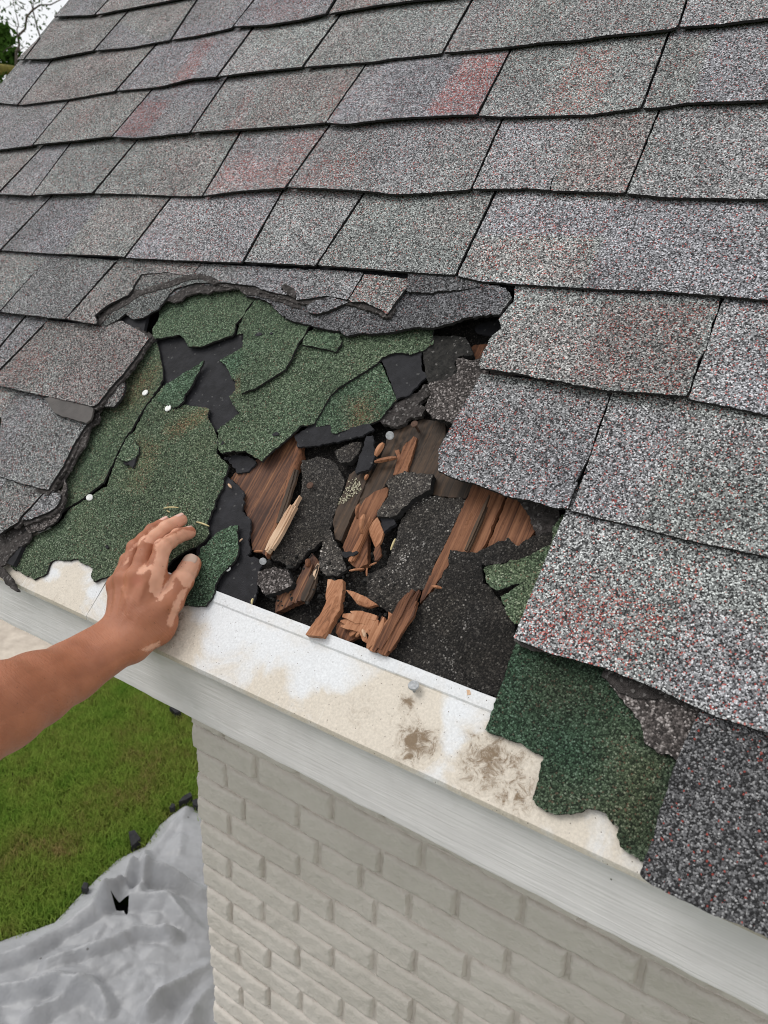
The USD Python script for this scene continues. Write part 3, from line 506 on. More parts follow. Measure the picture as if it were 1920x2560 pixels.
# lower grey layers showing along the tear
def layer(w, label, *chunks, matname='brown_granules', thick=.003, tone=None, name='shingle_layer', rough=.0007, jag=.0018, lift=None, res=.005, **kw):
    wf = (lambda u, v: w + 0 * u) if lift is None else lift
    pl = ppoly(w, *chunks)
    return obj(name, sheet(pl, wf, thick, res=res, jag=jag, edge=.0018, rough=rough, rfreq=140, seed=sum(map(ord, label))), matname, roof, tone=tone or grey_tone(0, .5, 1.0), label=label)
layer(.0000, 'dark ragged lower shingle layer left of the green patch', 'C3', (130, 420), (190, 370), (360, 270), (430, 215), (700, 160), (840, 120), (1000, 130), (1080, 190), (980, 205), (870, 200), (800, 215), (700, 250), (640, 330), (580, 400), (470, 465), (400, 475), (340, 430), (280, 480), (200, 520), (130, 520), matname='granules', tone=grey_tone(.02, .6, .60))
layer(.0012, 'thin brown ledge above the ragged lower layer', 'C3', (140, 520), (130, 462), (190, 400), (270, 345), (360, 300), (392, 250), (470, 250), (520, 225), (640, 200), (740, 160), (840, 140), (905, 130), (985, 152), (1050, 195), (1000, 215), (900, 165), (830, 175), (740, 205), (640, 240), (520, 270), (440, 300), (370, 350), (290, 395), (210, 440), (160, 510), matname='torn_asphalt', rough=.002)
layer(-.0005, 'thin grey shingle layer under the torn step', 'C3', (400, 240), (450, 110), (640, 100), (770, 140), (720, 190), (520, 230), (420, 300), (300, 400), (340, 300), tone=grey_tone(.02, .9, .68), matname='granules')
layer(-.0025, 'grey lower layer sliver above the green patch', 'C3', (330, 420), (470, 320), (640, 250), (800, 180), (930, 165), (1010, 190), (990, 225), (880, 210), (790, 230), (690, 300), (600, 350), (450, 430), (340, 440), tone=grey_tone(.02, .1, .62), matname='granules')
layer(-.0030, 'brown exposed asphalt edge arching over the green patch', 'C3', (560, 400), (640, 310), (760, 220), (880, 195), (1000, 215), (1180, 225), (1330, 240), (1480, 290), (1659, 350), (1659, 400), (1480, 340), (1340, 300), (1230, 288), (1190, 245), (1100, 255), (1000, 262), (960, 285), (900, 270), (860, 285), (790, 300), (760, 335), (720, 345), (640, 340), (570, 365), matname='torn_asphalt', rough=.0012)
def flapw(u, v):
    """The dark flap over the hole: it curls up towards its right end."""
    q = uv(px('C4', (1500, 375)), 0)[0]; p0 = uv(px('C4', (300, 430)), 0)[0]
    s = np.clip((u - p0[0]) / (q[0] - p0[0]), 0, 1.1)
    return -.0045 + .011 * s ** 2 + .0015 * n2(u, v, 18, 3, 2) - .05 * np.clip(v - q[1] - .015, 0, .1)
layer(0, 'dark grey shingle flap curling over the top of the hole', 'C3', (1230, 285), (1330, 240), (1600, 250), 'C4', (0, 60), (600, 50), (900, 175), (1200, 175), (1400, 150), (1520, 163), (1572, 185), (1612, 260), (1530, 372), (1450, 370), (1260, 390), (1150, 420), (1060, 442), (960, 428), (860, 440), (740, 465), (620, 472), (560, 465), (450, 482), (400, 450), (300, 435), (220, 412), (60, 376), (0, 338), 'C3', (1560, 450), (1500, 425), (1400, 328), (1330, 300), matname='granules', tone=grey_tone(.02, .15, .50), lift=flapw, thick=.0042, name='shingle_flap')
layer(.0022, 'thin dark strip under the butts above the flap', 'C4', (885, 112), (890, 60), (1400, 100), (1445, 145), (1390, 158), (1240, 180), (1050, 195), (900, 195), (875, 180), matname='granules', tone=grey_tone(.02, .3, .52))
layer(.0005, 'curled grey scrap caught under the torn edge', 'C4', (180, 285), (240, 255), (320, 230), (410, 245), (480, 262), (400, 295), (330, 325), (230, 342), (195, 325), matname='granules', tone=grey_tone(.03, .1, .7), thick=.005, rough=.0015)
layer(-.0008, 'brown asphalt lip below the pale torn shingle', 'C4', (0, 200), (60, 225), (130, 245), (300, 222), (460, 250), (570, 275), (650, 290), (720, 330), (600, 315), (500, 285), (420, 275), (330, 300), (180, 275), (90, 265), (0, 225), matname='torn_asphalt', rough=.0014)
layer(.0024, 'brown torn nick in the pale shingle', 'C4', (5, 150), (40, 132), (90, 170), (112, 200), (104, 236), (60, 215), (20, 180), matname='torn_asphalt')
layer(-.002, 'ragged brown shingle layer beside the green strip, upper part', 'B3', (880, 540), (900, 560), (830, 690), (760, 790), (690, 880), (640, 960), (600, 990), (560, 985), (700, 800), (820, 600), matname='torn_asphalt', rough=.002)
layer(.001, 'curled grey shingle shard beside the green strip', 'C5', (940, 160), (925, 260), (890, 310), (850, 350), (735, 352), (740, 330), (790, 260), (860, 200), matname='granules', tone=grey_tone(.03, .9, .66), thick=.004, rough=.001)
layer(-.003, 'dark lower layer under the brown patch', 'C5', (700, 380), (750, 420), (735, 470), (690, 500), (640, 510), (600, 560), (560, 560), (640, 400), matname='torn_asphalt', rough=.002)
layer(-.0025, 'ragged brown shingle layer beside the green strip, lower part', 'C5', (600, 500), (690, 480), (660, 560), (640, 650), (590, 700), (520, 830), (440, 960), (400, 990), (345, 985), (450, 800), matname='torn_asphalt', rough=.0025)
layer(-.0045, 'dark torn granular layer at the lower left', 'C5', (190, 1262), (300, 1180), (400, 1100), (470, 960), (490, 880), (500, 1000), (480, 1100), (420, 1210), (340, 1262), (300, 1282), (220, 1292), matname='brown_granules', rough=.002)
layer(-.0065, 'black torn layer at the lower left corner of the damage', 'C5', (-40, 1330), (110, 1240), (200, 1230), (240, 1300), (215, 1370), (150, 1400), (70, 1480), (40, 1530), (-40, 1580), matname='torn_asphalt', rough=.003, tone=None)
layer(.0045, 'flat brown asphalt patch peeled over the shingle butt', 'C5', (345, 297), (420, 285), (500, 280), (620, 320), (712, 372), (700, 430), (690, 462), (660, 482), (560, 455), (470, 430), (420, 400), (380, 340), matname='mastic', name='asphalt_patch', lift=lambda u, v: .0085 + .002 * n2(u, v, 15, 3, 2), thick=.003)
hang = obj('hanging_strip', sheet(ppoly(-.008, 'C5', (-40, 1500), (0, 1545), (30, 1560), (60, 1600), (100, 1650), (142, 1735), (118, 1732), (60, 1692), (0, 1625), (-40, 1590)), lambda u, v: -.006 + 0 * u, .005, res=.005, jag=.0015, rough=.001), 'torn_asphalt', roof, label='black asphalt strip hanging over the eave at far left')

# ---- right pieces of courses 3, 2, 1, 0
LR = lambda r, b, h=.2: grey_tone(r, h, b)
torn(3, .002, 'grey shingle with a jagged left end over the hole', 'B5', (370, 262), (380, 200), (880, 250), (1425, 270), (1412, 320), (1375, 420), (1350, 545), (1305, 620), (1250, 806), (1000, 790), (830, 776), (640, 742), (400, 700), (212, 668), (215, 600), (262, 500), (310, 455), (302, 400), (372, 300), tone=LR(.05, 1.15, .45), ledge=False)
course(3, [px('B5', (1252, 808), (1420, 300)), .13, .36, URIGHT])
torn(2, .002, 'red speckled grey shingle reaching over the broken boards', 'B5', (165, 740), (200, 660), (870, 740), (848, 800), (800, 935), (775, 1040), (735, 1130), (700, 1220), (652, 1365), (600, 1364), (470, 1330), (330, 1300), (180, 1240), (95, 1220), (-2, 1180), (0, 1060), (80, 900), tone=LR(.05, 1.06, .15), ledge=False)
course(2, [px('B5', (655, 1372), (852, 782)), .06, .31, URIGHT])
course(1, [px('B8', (275, 195), (398, -120)), .16, .42, URIGHT])
torn(0, .0025, 'dark blue grey shingle at the lower right eave', 'B8', (1242, 590), (1290, 480), (2300, 900), (2300, 2080), (1607, 1766), (1500, 1720), (1150, 1560), (1000, 1490), (955, 1462), (943, 1430), (1010, 1230), (1085, 960), (1130, 830), tone=grey_tone(.015, .1, .80), jag=.0012, matname='dark_granules', ledge=False)

# ------------------------------------------------------------------ the old green shingles
def green_tone(brown=0.02, hue=.35, bright=1.0, zones=()):
    Z = [(ppoly(-.012, *z[4:]), z[0], z[1], z[2], z[3]) for z in zones]
    def f(v):
        u, s = to_uv(v); o = np.column_stack([np.full(len(u), brown), np.full(len(u), hue), np.full(len(u), bright)])
        o[:, 1] += .25 * n2(u, s, 25, 2, 3); o[:, 2] *= 1 + .25 * n2(u, s, 12, 8, 3)
        pts = shapely.points(u, s)
        for pl, b, h, br, soft in Z:
            out = shapely.distance(pl, pts); d = np.where(out > 0, out, -shapely.distance(pl.exterior, pts)) + soft * n2(u, s, 50, 4, 3)
            m = np.clip(.5 - d / (2 * soft), 0, 1)[:, None]
            o = o * (1 - m) + np.array([b, h, br]) * m
        o[:, 0] = np.clip(o[:, 0], 0, 1); o[:, 1] = np.clip(o[:, 1], 0, 1)
        return o
    return f
def green(w, label, *chunks, tone=None, lift=None, thick=.0032, rough=.0008):
    pg_ = ppoly(w, *chunks); sd_ = sum(map(ord, label)) % 91
    def wf(u, v):
        d = shapely.distance(pg_.exterior, shapely.points(u, v)); c_ = np.clip(.25 + 2.6 * n2(u, v, 16, sd_, 2), -.35, 1.3)
        return w + .0018 * n2(u, v, 14, 3, 2) + .0042 * c_ * np.exp(-d / .009) + .0022 * (np.abs(n2(u, v, 30, sd_ + 4, 2)) < .03) * -.35
    return obj('green_shingle', sheet(ppoly(w, *chunks).buffer(-.0010), wf, thick, res=.005, jag=.0017, edge=.0018, rough=rough, rfreq=120, seed=sum(map(ord, label))), 'green_granules', roof, tone=tone or green_tone(), label=label)
green(-.0115, 'green shingle tab at the top left of the hole', 'C3', (540, 640), (545, 560), (590, 490), (600, 385), (620, 280), (1000, 180), (1400, 230), (1320, 322), (1250, 412), (1245, 440), (1175, 512), (1160, 580), (1140, 600), (1060, 630), (1040, 640), (980, 658), (930, 680), (870, 692), (810, 690), (798, 645), (750, 602), (640, 622))
def wedge_lift(base, top, *c):
    a = uv(px(*c), -.012)
    d = _n(a[1] - a[0]); L = np.linalg.norm(a[1] - a[0])
    return lambda u, v: base + top * np.clip(((np.column_stack([u, v]) - a[0]) @ d) / L, 0, 1.2) ** 1.5
green(-.0095, 'green shingle tab ending in a slanting lower corner', 'C3', (1328, 322), (1400, 230), (1900, 330), (1745, 500), (1730, 530), (1655, 662), (1600, 780), (1545, 868), (1420, 940), (1300, 1008), (1212, 1045), (1208, 960), (1212, 880), (1232, 745), (1214, 690), (1222, 600), (1218, 583), (1170, 592), (1192, 512), (1258, 420))
g3 = ('C3', (1215, 682), (1120, 735), (1040, 782), (1085, 822), (1112, 865), (1130, 912), (1158, 935), (1160, 1005), (1108, 1052), (1150, 1122), (1192, 1178), (1150, 1222), (1060, 1288), (1032, 1312), (1046, 1380), (1035, 1462), (1070, 1488), (1150, 1470), (1230, 1465), (1280, 1500), (1362, 1552), (1500, 1430), 'C4', (146, 1134), (238, 1108), (322, 968), (352, 905), (430, 850), (560, 762), (660, 702), (710, 655), (770, 628), (840, 622), (900, 637), (985, 605), (1060, 555), (1068, 450), (1050, 380), (700, 430), (300, 380), (150, 520), 'C3', (1500, 620), (1300, 690))
green(-.0130, 'broad green shingle in the middle of the hole with torn edges', *g3, tone=green_tone(.02, .38, 1.05, [(.02, .15, .95, .008, 'C3', (1040, 780), (1215, 685), (1225, 800), (1140, 900)), (.35, .7, 1.0, .01, 'C3', (1160, 930), (1210, 880), (1200, 1000), (1150, 1010))]))
green(-.0160, 'green shingle corner below the black flap', 'C4', (238, 1130), (272, 1128), (345, 1112), (350, 1162), (382, 1182), (500, 1142), (620, 1108), (690, 1078), (760, 1002), (815, 935), (770, 830), (700, 682), (500, 640), (300, 900), tone=green_tone(.03, .25, .95, [(.4, .75, .9, .02, 'C4', (480, 960), (600, 900), (600, 1090), (500, 1110))]))
green(-.0090, 'small green strip above the short slit', 'C4', (150, 568), (200, 470), (420, 480), (430, 560), (386, 608), (300, 590), (220, 575))
green(-.0135, 'long green strip beside the torn grey shingles', 'C3', (500, 682), (582, 652), (602, 722), (622, 802), (635, 932), (590, 1002), (520, 1102), (400, 1302), (340, 1365), (272, 1500), (258, 1540), (182, 1722), 'C5', (775, 935), (700, 990), (600, 1062), (500, 1112), (400, 1200), (300, 1200), (380, 950), (450, 700), (650, 400), (800, 150), (950, -100), 'C3', (430, 740), tone=green_tone(.04, .4, .92, [(.25, .75, .9, .03, 'C3', (400, 900), (560, 850), (480, 1060), (330, 1100))]))
green(-.0140, 'large green shingle with a ragged lower edge under the hand', 'C3', (642, 955), (560, 1062), (522, 1112), (410, 1310), (345, 1375), (280, 1520), (262, 1550), (192, 1722), 'C5', (785, 945), (705, 1000), (610, 1070), (505, 1122), (440, 1212), (260, 1312), (80, 1462), (60, 1500), (80, 1560), (150, 1602), (210, 1630), (250, 1652), (300, 1632), (350, 1600), (372, 1530), (400, 1502), (500, 1505), (580, 1502), (600, 1522), (660, 1542), (690, 1562), (680, 1622), (708, 1672), (780, 1642), (870, 1620), (1000, 1600), (1250, 1560), 'C6', (160, 1465), (250, 1400), (450, 1310), (560, 1240), (620, 1150), (600, 1040), (640, 905), (690, 832), (690, 742), (740, 640), (782, 580), (780, 480), (812, 420), (842, 290), (762, 220), (702, 150), (722, 70), 'C3', (1050, 1420), (1020, 1290), (970, 1215), (985, 1150), (950, 1138), (780, 1110), (720, 1150), (600, 1090),
      tone=green_tone(.02, .42, .95, [(.45, .8, 1.0, .015, 'C3', (640, 1290), (900, 1160), (980, 1150), (940, 1190), (700, 1330)), (.2, .7, .9, .02, 'C3', (440, 1380), (560, 1420), (520, 1560), (440, 1500)), (.2, .62, 1.0, .02, 'C5', (1000, 820), (1080, 830), (1060, 920), (980, 930))]))
green(-.0100, 'pointed green shard standing over the black felt', 'C3', (645, 958), (800, 870), (938, 776), (932, 800), (905, 850), (880, 902), (842, 980), (790, 1042), (782, 1090), (740, 1130), (700, 1142), (620, 1110), (565, 1085), tone=green_tone(.01, .2, .95))
green(-.0085, 'little green flake with a black corner', 'C3', (345, 1385), (400, 1370), (442, 1420), (440, 1482), (412, 1520), (340, 1548), (280, 1525))
layer(-.0095, 'black corner of the little green flake', 'C3', (330, 1552), (420, 1498), (412, 1560), (392, 1588), (360, 1570), matname='felt', name='felt_scrap')
green(-.0118, 'narrow green piece pinned under the thumb', 'C6', (962, 1040), (860, 1052), (700, 1130), (560, 1282), (492, 1322), (470, 1450), (380, 1600), (250, 1880), (238, 2022), (350, 2050), (470, 2055), (570, 2062), (640, 1972), (682, 1880), (690, 1772), (740, 1690), (782, 1622), (890, 1532), (962, 1422), (972, 1302), (950, 1180), tone=green_tone(.02, .15, .9))
green(-.0120, 'small green remnant at the right edge of the hole', 'C2', (925, 712), (1000, 690), (1060, 690), (1130, 650), (1182, 662), (1300, 610), (1430, 540), (1442, 410), (1510, 310), (1600, 300), (1400, 900), (1260, 1160), (1158, 1148), (1112, 1100), (1100, 1052), (1060, 990), (1042, 932), (1120, 890), (1190, 845), (1125, 870), (1030, 908), (960, 872), (930, 800), tone=green_tone(.02, .45, 1.12))
green(-.0115, 'dark mossy green shingle at the right eave', 'B8', (282, 225), (180, 520), (122, 680), (300, 752), (425, 822), (405, 930), (370, 1042), (390, 1080), (450, 1112), (520, 1130), (630, 1116), (700, 1096), (760, 1122), (790, 1180), (818, 1192), (808, 1232), (832, 1292), (880, 1332), (950, 1368), (1060, 1360), (1150, 1000), (1250, 560), (1000, 300), (500, 120), (310, 110),
      tone=green_tone(.03, .10, .56, [(.06, .60, .80, .035, 'B8', (760, 700), (1150, 760), (1050, 1400), (800, 1300), (620, 1100), (370, 1090), (380, 940), (600, 1000), (740, 960)), (.08, .6, .5, .03, 'B8', (470, 420), (620, 480), (560, 600), (450, 560)), (.0, .0, .42, .03, 'B8', (480, 640), (620, 660), (620, 780), (480, 760))]))
layer(-.0055, 'brown grey shingle scrap below the red speckled shingle', 'B8', (738, 400), (780, 330), (1000, 400), (1300, 560), (1240, 600), (1165, 830), (1140, 845), (1115, 830), (1072, 802), (1050, 805), (960, 742), (945, 652), (900, 580), (832, 500), (800, 450), thick=.0045, rough=.0012, tone=grey_tone(0, .5, 1.25))
layer(-.0035, 'black asphalt strip under the red speckled shingle', 'B8', (735, 395), (760, 340), (1000, 420), (1260, 560), (1180, 560), (1060, 520), (900, 510), (830, 480), matname='torn_asphalt', rough=.002)
layer(-.0025, 'grey sealing strip below the shingle corner', 'B8', (280, 212), (300, 190), (520, 270), (500, 292), (430, 268), (330, 245), matname='mastic', thick=.002, rough=.0002)

for nm_, c_, r_ in (('upper', ('C3', (1342, 598)), .0036), ('right of the upper one', ('C3', (1440, 590)), .0020), ('lower', ('C3', (1462, 1334)), .0030), ('middle', ('C3', (1048, 1395)), .0042), ('left', ('C5', (800, 1400)), .0022)):
    q = uv(px(*c_), -.0115)[0]; an = np.linspace(0, 2 * np.pi, 10)[:-1]; rr_ = r_ * (.6 + .8 * noise(np.column_stack([an * 1.3, an * 0 + len(nm_), an * 0])))
    obj('felt_scrap', sheet(Polygon(q + np.column_stack([rr_ * np.cos(an) * 1.4, rr_ * np.sin(an)])), -.0085 if 'pper' in nm_ else -.0118, .002, res=.002, jag=.0004, edge=.001), 'felt', roof)
# ------------------------------------------------------------------ what lies open in the hole
def black_tone(sp, bright, streaks=()):
    L_ = [LineString(uv(px(*c), -.02)) for c in streaks]
    def f(v):
        u, s = to_uv(v); r = np.full(len(u), sp); pts = shapely.points(u, s)
        for ln in L_: r = np.maximum(r, .20 * np.clip(1 - (shapely.distance(ln, pts) + .008 * n2(u, s, 160, 3, 2)) / .0045, 0, 1))
        return np.column_stack([r, np.clip(.4 + n2(u, s, 30, 3, 2), 0, 1), bright * (1 + .9 * n2(u, s, 24, 6, 3))])
    return f
def feltp(w, label, *chunks, matname='felt', thick=.003, rough=.0012, name='felt_sheet', bright=1.0, sp=0.0, lift=None, jag=.0022, streaks=()):
    return layer(w, label, *chunks, matname=matname, thick=thick, rough=rough, name=name, jag=jag, lift=lift, tone=black_tone(sp, bright, streaks) if matname.endswith('granules') else None)
def lump(u, v, w=0, a=.004, f=28, s=1): return w + a * 2 * n2(u, v, f, s, 3)
obj('felt_sheet', sheet(hole.buffer(.03).intersection(Polygon([(RAKE, vEAVE + .05), (URIGHT, vEAVE + .05), (URIGHT, 2), (RAKE, 2)])), lambda u, v: lump(u, v, -.039, .0050), .004, res=.006, jag=.001, rough=.0022), 'black_granules', roof, tone=black_tone(.0, .75), label='black rough felt at the bottom of the hole')
feltp(-.0185, 'black felt showing between the green shingles', 'C3', (560, 600), (800, 560), (1260, 540), (1300, 900), (1240, 1330), (1000, 1320), (700, 1150), (540, 1000), thick=.003, rough=.0008)
feltp(-.0190, 'black felt left of the fan grained board', 'C6', (700, 420), (880, 480), (945, 560), (1000, 620), (1042, 655), (1025, 720), (1022, 800), (1000, 870), (1108, 985), (1112, 1100), (1090, 1250), (1110, 1380), (1060, 1420), (1180, 1450), (1260, 1520), (1210, 1620), (1195, 1850), (1150, 2000), (1000, 2060), (680, 1900), (400, 1700), (500, 1000))
feltp(-.0200, 'black felt flap at the right of the green shingles', 'C4', (700, 640), (760, 640), (985, 600), (990, 740), (1028, 800), (960, 860), (902, 922), (818, 945), (768, 832), bright=1.0, rough=.0008, lift=lambda u, v: -.0148 + 0 * u)
feltp(-.0190, 'torn black edge below the green corner', 'C4', (690, 1070), (820, 940), (905, 915), (1030, 820), (1042, 900), (960, 970), (1010, 1000), (980, 1050), (900, 1060), (830, 1120), (760, 1118), (700, 1100), matname='torn_asphalt', rough=.004, thick=.006)
feltp(-.0175, 'curled black felt below the green corner', 'C4', (100, 1192), (240, 1100), (345, 1100), (362, 1172), (500, 1140), (620, 1102), (645, 1150), (560, 1190), (430, 1222), (300, 1250), (200, 1262), (128, 1268), lift=lambda u, v: -.0195 + .006 * np.clip(n2(u, v, 20, 9, 2) + .5, 0, 1), rough=.0008)
feltp(-.0135, 'black felt at the small notch', 'C6', (740, 180), (880, 140), (1040, 150), (1150, 240), (1040, 350), (900, 360), (860, 300), (800, 220), lift=lambda u, v: -.0225 + 0 * u)
# granular debris of the lower shingle on the right
feltp(-.0085, 'dark granular shingle remnant left of the red speckled shingle', 'C4', (1010, 1012), (1000, 990), (1035, 900), (1030, 822), (1150, 800), (1222, 745), (1212, 665), (1260, 640), (1330, 660), (1450, 640), (1450, 780), (1400, 880), (1300, 1060), (1215, 1110), (1120, 1080), (1060, 1060), matname='brown_granules', rough=.0014, thick=.005, name='shingle_layer')
feltp(-.0150, 'crumbling black asphalt behind the granular remnant', 'C4', (990, 620), (1070, 500), (1280, 500), (1330, 620), (1240, 640), (1200, 690), (1230, 760), (1140, 820), (1020, 830), (1000, 740), matname='crumbs', rough=.005, thick=.01)
feltp(-.0240, 'green remnant deep under the curling flap', 'C4', (1340, 430), (1520, 380), (1560, 470), (1440, 500), (1360, 470), matname='felt')
# boards
def grain_relief(c, a, sd):
    q = np.stack([c * 330, a * 16, np.full(np.shape(c), 50 * sd)], -1); r = fbm(q, 3, 2) - .5
    return r + .5 * (np.floor(4 * noise(np.stack([c * 120, a * 7, np.full(np.shape(c), 9 + 31 * sd)], -1), 3)) / 4 - .4)
def board(name, w, label, *chunks, matname='wood', thick=.009, rough=.0007, jag=.0009, bow=0.0, lift=None, parent=None, cat=None, group=None, res=.005):
    pl = ppoly(w, *chunks); cx, cy = pl.centroid.coords[0]
    mr = pl.minimum_rotated_rectangle; c = np.array(mr.exterior.coords)[:4]
    e = [c[1] - c[0], c[2] - c[1]]; e.sort(key=np.linalg.norm); ac = _n(e[0]); hw = np.linalg.norm(e[0]) / 2
    def wf(u, v):
        s = ((u - cx) * ac[0] + (v - cy) * ac[1]) / hw
        return w + (lift(u, v) if lift else 0) - bow * s ** 2 + .0022 * grain_relief((u - cx) * ac[0] + (v - cy) * ac[1], -(u - cx) * ac[1] + (v - cy) * ac[0], cx)
    return obj(name, sheet(pl, wf, thick, res=min(.0030, max(.0016, hw / 5)), jag=min(jag, hw * .12), edge=.0016, rough=rough, rfreq=300, seed=sum(map(ord, label))), matname, parent or roof, smooth=16, label=label, cat=cat, group=group)
board('plank', -.0255, 'fan grained brown board at the left of the hole', 'C1', (110, 470), (140, 430), (222, 380), (350, 300), (480, 150), (600, 130), (640, 175), (632, 262), (585, 420), (545, 560), (492, 700), (442, 850), (402, 960), (372, 1050), (340, 1022), (272, 1000), (252, 792), (205, 682), (216, 582), (150, 502), matname='wet_wood')
board('plank', -.0200, 'light split edge of the fan grained board', 'C1', (596, 175), (642, 168), (634, 230), (628, 290), (590, 400), (560, 500), (495, 700), (425, 900), (378, 1062), (352, 1010), (400, 900), (442, 780), (470, 680), (505, 600), (548, 400), matname='wood', bow=.005)
board('plank', -.0260, 'dark stained board with pale lichen', 'C1', (1000, 440), (1060, 400), (1150, 360), (1152, 405), (1100, 562), (1022, 732), (935, 935), (890, 922), (878, 780), (900, 702), (960, 562), matname='dark_wood')
board('plank', -.0215, 'orange split board in the middle of the hole', 'C1', (1296, 516), (1280, 592), (1200, 742), (1142, 862), (1132, 962), (1128, 1102), (1060, 1142), (1010, 1112), (940, 972), (1000, 832), (1062, 692), (1120, 620), (1182, 572), (1250, 540), matname='wood', bow=.003)
board('plank', -.0275, 'dark brown board behind the orange board', 'C1', (1180, 420), (1240, 300), (1300, 130), (1560, 20), (1720, 60), (1720, 460), (1400, 440), (1260, 530), (1130, 652), (1050, 712), (1100, 562), matname='dark_wood')
board('plank', -.0235, 'orange split strip above the granular lump', 'C1', (1338, 256), (1372, 248), (1380, 292), (1400, 230), (1480, 150), (1504, 160), (1500, 202), (1470, 300), (1432, 412), (1380, 440), (1328, 440), (1358, 320), matname='wood')
board('plank', -.0240, 'red brown board with long cracks right of the hole', 'C2', (850, 95), (880, 40), (1110, 100), (1088, 172), (1000, 380), (940, 540), (908, 595), (830, 640), (700, 640), (650, 720), (560, 860), (450, 985), (470, 890), (560, 700), (652, 520), (760, 282), matname='wood')
board('plank', -.0255, 'brown board at the far right of the hole', 'C2', (1108, 188), (1150, 120), (1330, 230), (1320, 430), (1200, 580), (1100, 560), (955, 570), (1010, 440), matname='wood')
board('plank', -.0265, 'dark brown board under the shingle edge', 'C2', (530, 30), (570, -30), (900, 60), (850, 110), (790, 200), (700, 190), (600, 180), (535, 165), matname='dark_wood')
board('plank', -.0262, 'dark brown board at the lower left of the hole', 'C1', (465, 1310), (590, 1270), (720, 1030), (775, 1100), (702, 1250), (650, 1382), (590, 1402), (440, 1475), matname='wet_wood')
board('plank', -.0200, 'brown board end deep under the curling flap', 'C4', (1280, 545), (1330, 520), (1520, 500), (1520, 640), (1340, 640), (1290, 590), matname='wood', lift=lambda u, v: -.012)
# felt slabs on and between the boards
feltp(-.0240, 'grey speckled felt slab right of the orange board', 'C2', (410, 170), (520, 182), (640, 190), (800, 208), (742, 330), (640, 532), (560, 700), (480, 882), (430, 872), (300, 1090), (180, 1030), (50, 960), (60, 760), (200, 702), (232, 600), (300, 400), matname='black_granules', bright=1.5, sp=.004, thick=.006, rough=.0022, lift=lambda u, v: lump(u, v, -.0240, .0030, 24, 9), streaks=[('C2', (480, 500), (440, 560)), ('C2', (400, 480), (330, 640), (240, 720), (220, 830)), ('C2', (420, 200), (560, 190)), ('C2', (365, 800), (375, 830))])
feltp(-.0185, 'black felt slab at the lower right of the hole', 'C2', (680, 590), (762, 602), (872, 612), (960, 560), (1112, 492), (1172, 562), (1300, 482), (1442, 452), (1460, 500), (1430, 560), (1300, 640), (1172, 662), (1052, 692), (922, 702), (930, 832), (1042, 942), (1120, 1090), (1200, 1172), (1200, 1300), (1020, 1710), (850, 1640), (400, 1480), (200, 1380), (330, 1250), (452, 1000), (562, 862), (652, 702), matname='black_granules', bright=1.0, sp=.003, thick=.007, rough=.0022, lift=lambda u, v: lump(u, v, -.0185, .0035, 30, 4), streaks=[('C2', (600, 1080), (545, 1180)), ('C2', (620, 1240), (660, 1380), (700, 1500)), ('C2', (820, 1080), (800, 1180))])
feltp(-.0150, 'smooth black felt corner above the metal edge', 'C2', (740, 1290), (820, 1180), (920, 1100), (1140, 1110), (1200, 1290), (1040, 1690), (850, 1620), (800, 1560), (790, 1480), (760, 1380), matname='black_granules', bright=.75, thick=.004, rough=.002, jag=.003)
feltp(-.0225, 'mottled black felt slab in the middle left of the hole', 'C1', (640, 330), (760, 300), (882, 340), (960, 462), (900, 640), (882, 702), (862, 802), (792, 932), (700, 1002), (560, 1132), (472, 1092), (400, 1062), (470, 922), (560, 762), (632, 602), matname='black_granules', bright=1.5, thick=.006, rough=.0022, lift=lambda u, v: lump(u, v, -.0250, .0035, 26, 7))
feltp(-.0205, 'mossy grey felt strip beside the bottom shard', 'C1', (800, 930), (850, 840), (872, 922), (932, 1002), (982, 1152), (922, 1202), (792, 1192), (780, 1082), matname='black_granules', bright=2.4, sp=.012, thick=.005, rough=.0022)
feltp(-.0175, 'coarse grey granular lump at the lower left of the hole', 'C1', (318, 1172), (430, 1130), (540, 1150), (582, 1250), (560, 1280), (472, 1310), (372, 1345), (310, 1262), matname='brown_granules', thick=.009, rough=.003, name='asphalt_lump')
feltp(-.0150, 'coarse black granular lump in the middle of the hole', 'C2', (218, 110), (180, 90), (232, 40), (330, -5), (420, 8), (540, 18), (530, 132), (420, 182), (350, 252), (270, 322), (200, 330), (128, 330), (140, 280), (212, 182), matname='black_granules', bright=2.5, thick=.010, rough=.0035, name='asphalt_lump')
feltp(-.0170, 'narrow black felt strip standing in the hole', 'C1', (1130, 148), (1172, 150), (1192, 282), (1180, 340), (1152, 402), (1052, 432), (1042, 400), (1062, 332), matname='felt', thick=.004)
feltp(-.0190, 'dark granular chunk under the green edge', 'C1', (885, 262), (1000, 200), (1090, 200), (1070, 280), (1000, 340), (930, 352), matname='black_granules', bright=1.8, thick=.008, rough=.003, name='asphalt_lump')
feltp(-.0195, 'small black flake beside the wood chip', 'C1', (1210, 700), (1260, 770), (1330, 775), (1345, 810), (1290, 850), (1255, 890), (1240, 800), matname='felt', thick=.005, name='asphalt_lump')
feltp(-.0165, 'black felt flake on the orange board', 'C1', (940, 1022), (1000, 1015), (1065, 1020), (1030, 1042), (980, 1062), (955, 1050), matname='felt', thick=.002, name='felt_scrap')
feltp(-.0200, 'black felt lump at the metal edge', 'C2', (180, 1370), (260, 1310), (320, 1330), (330, 1400), (360, 1440), (260, 1420), matname='crumbs', thick=.008, rough=.003, name='asphalt_lump')
feltp(-.0190, 'torn black strip above the right boards', 'C2', (1160, 180), (1230, 190), (1500, 290), (1500, 400), (1430, 480), (1320, 480), (1300, 400), (1260, 300), matname='torn_asphalt', thick=.004, rough=.002)
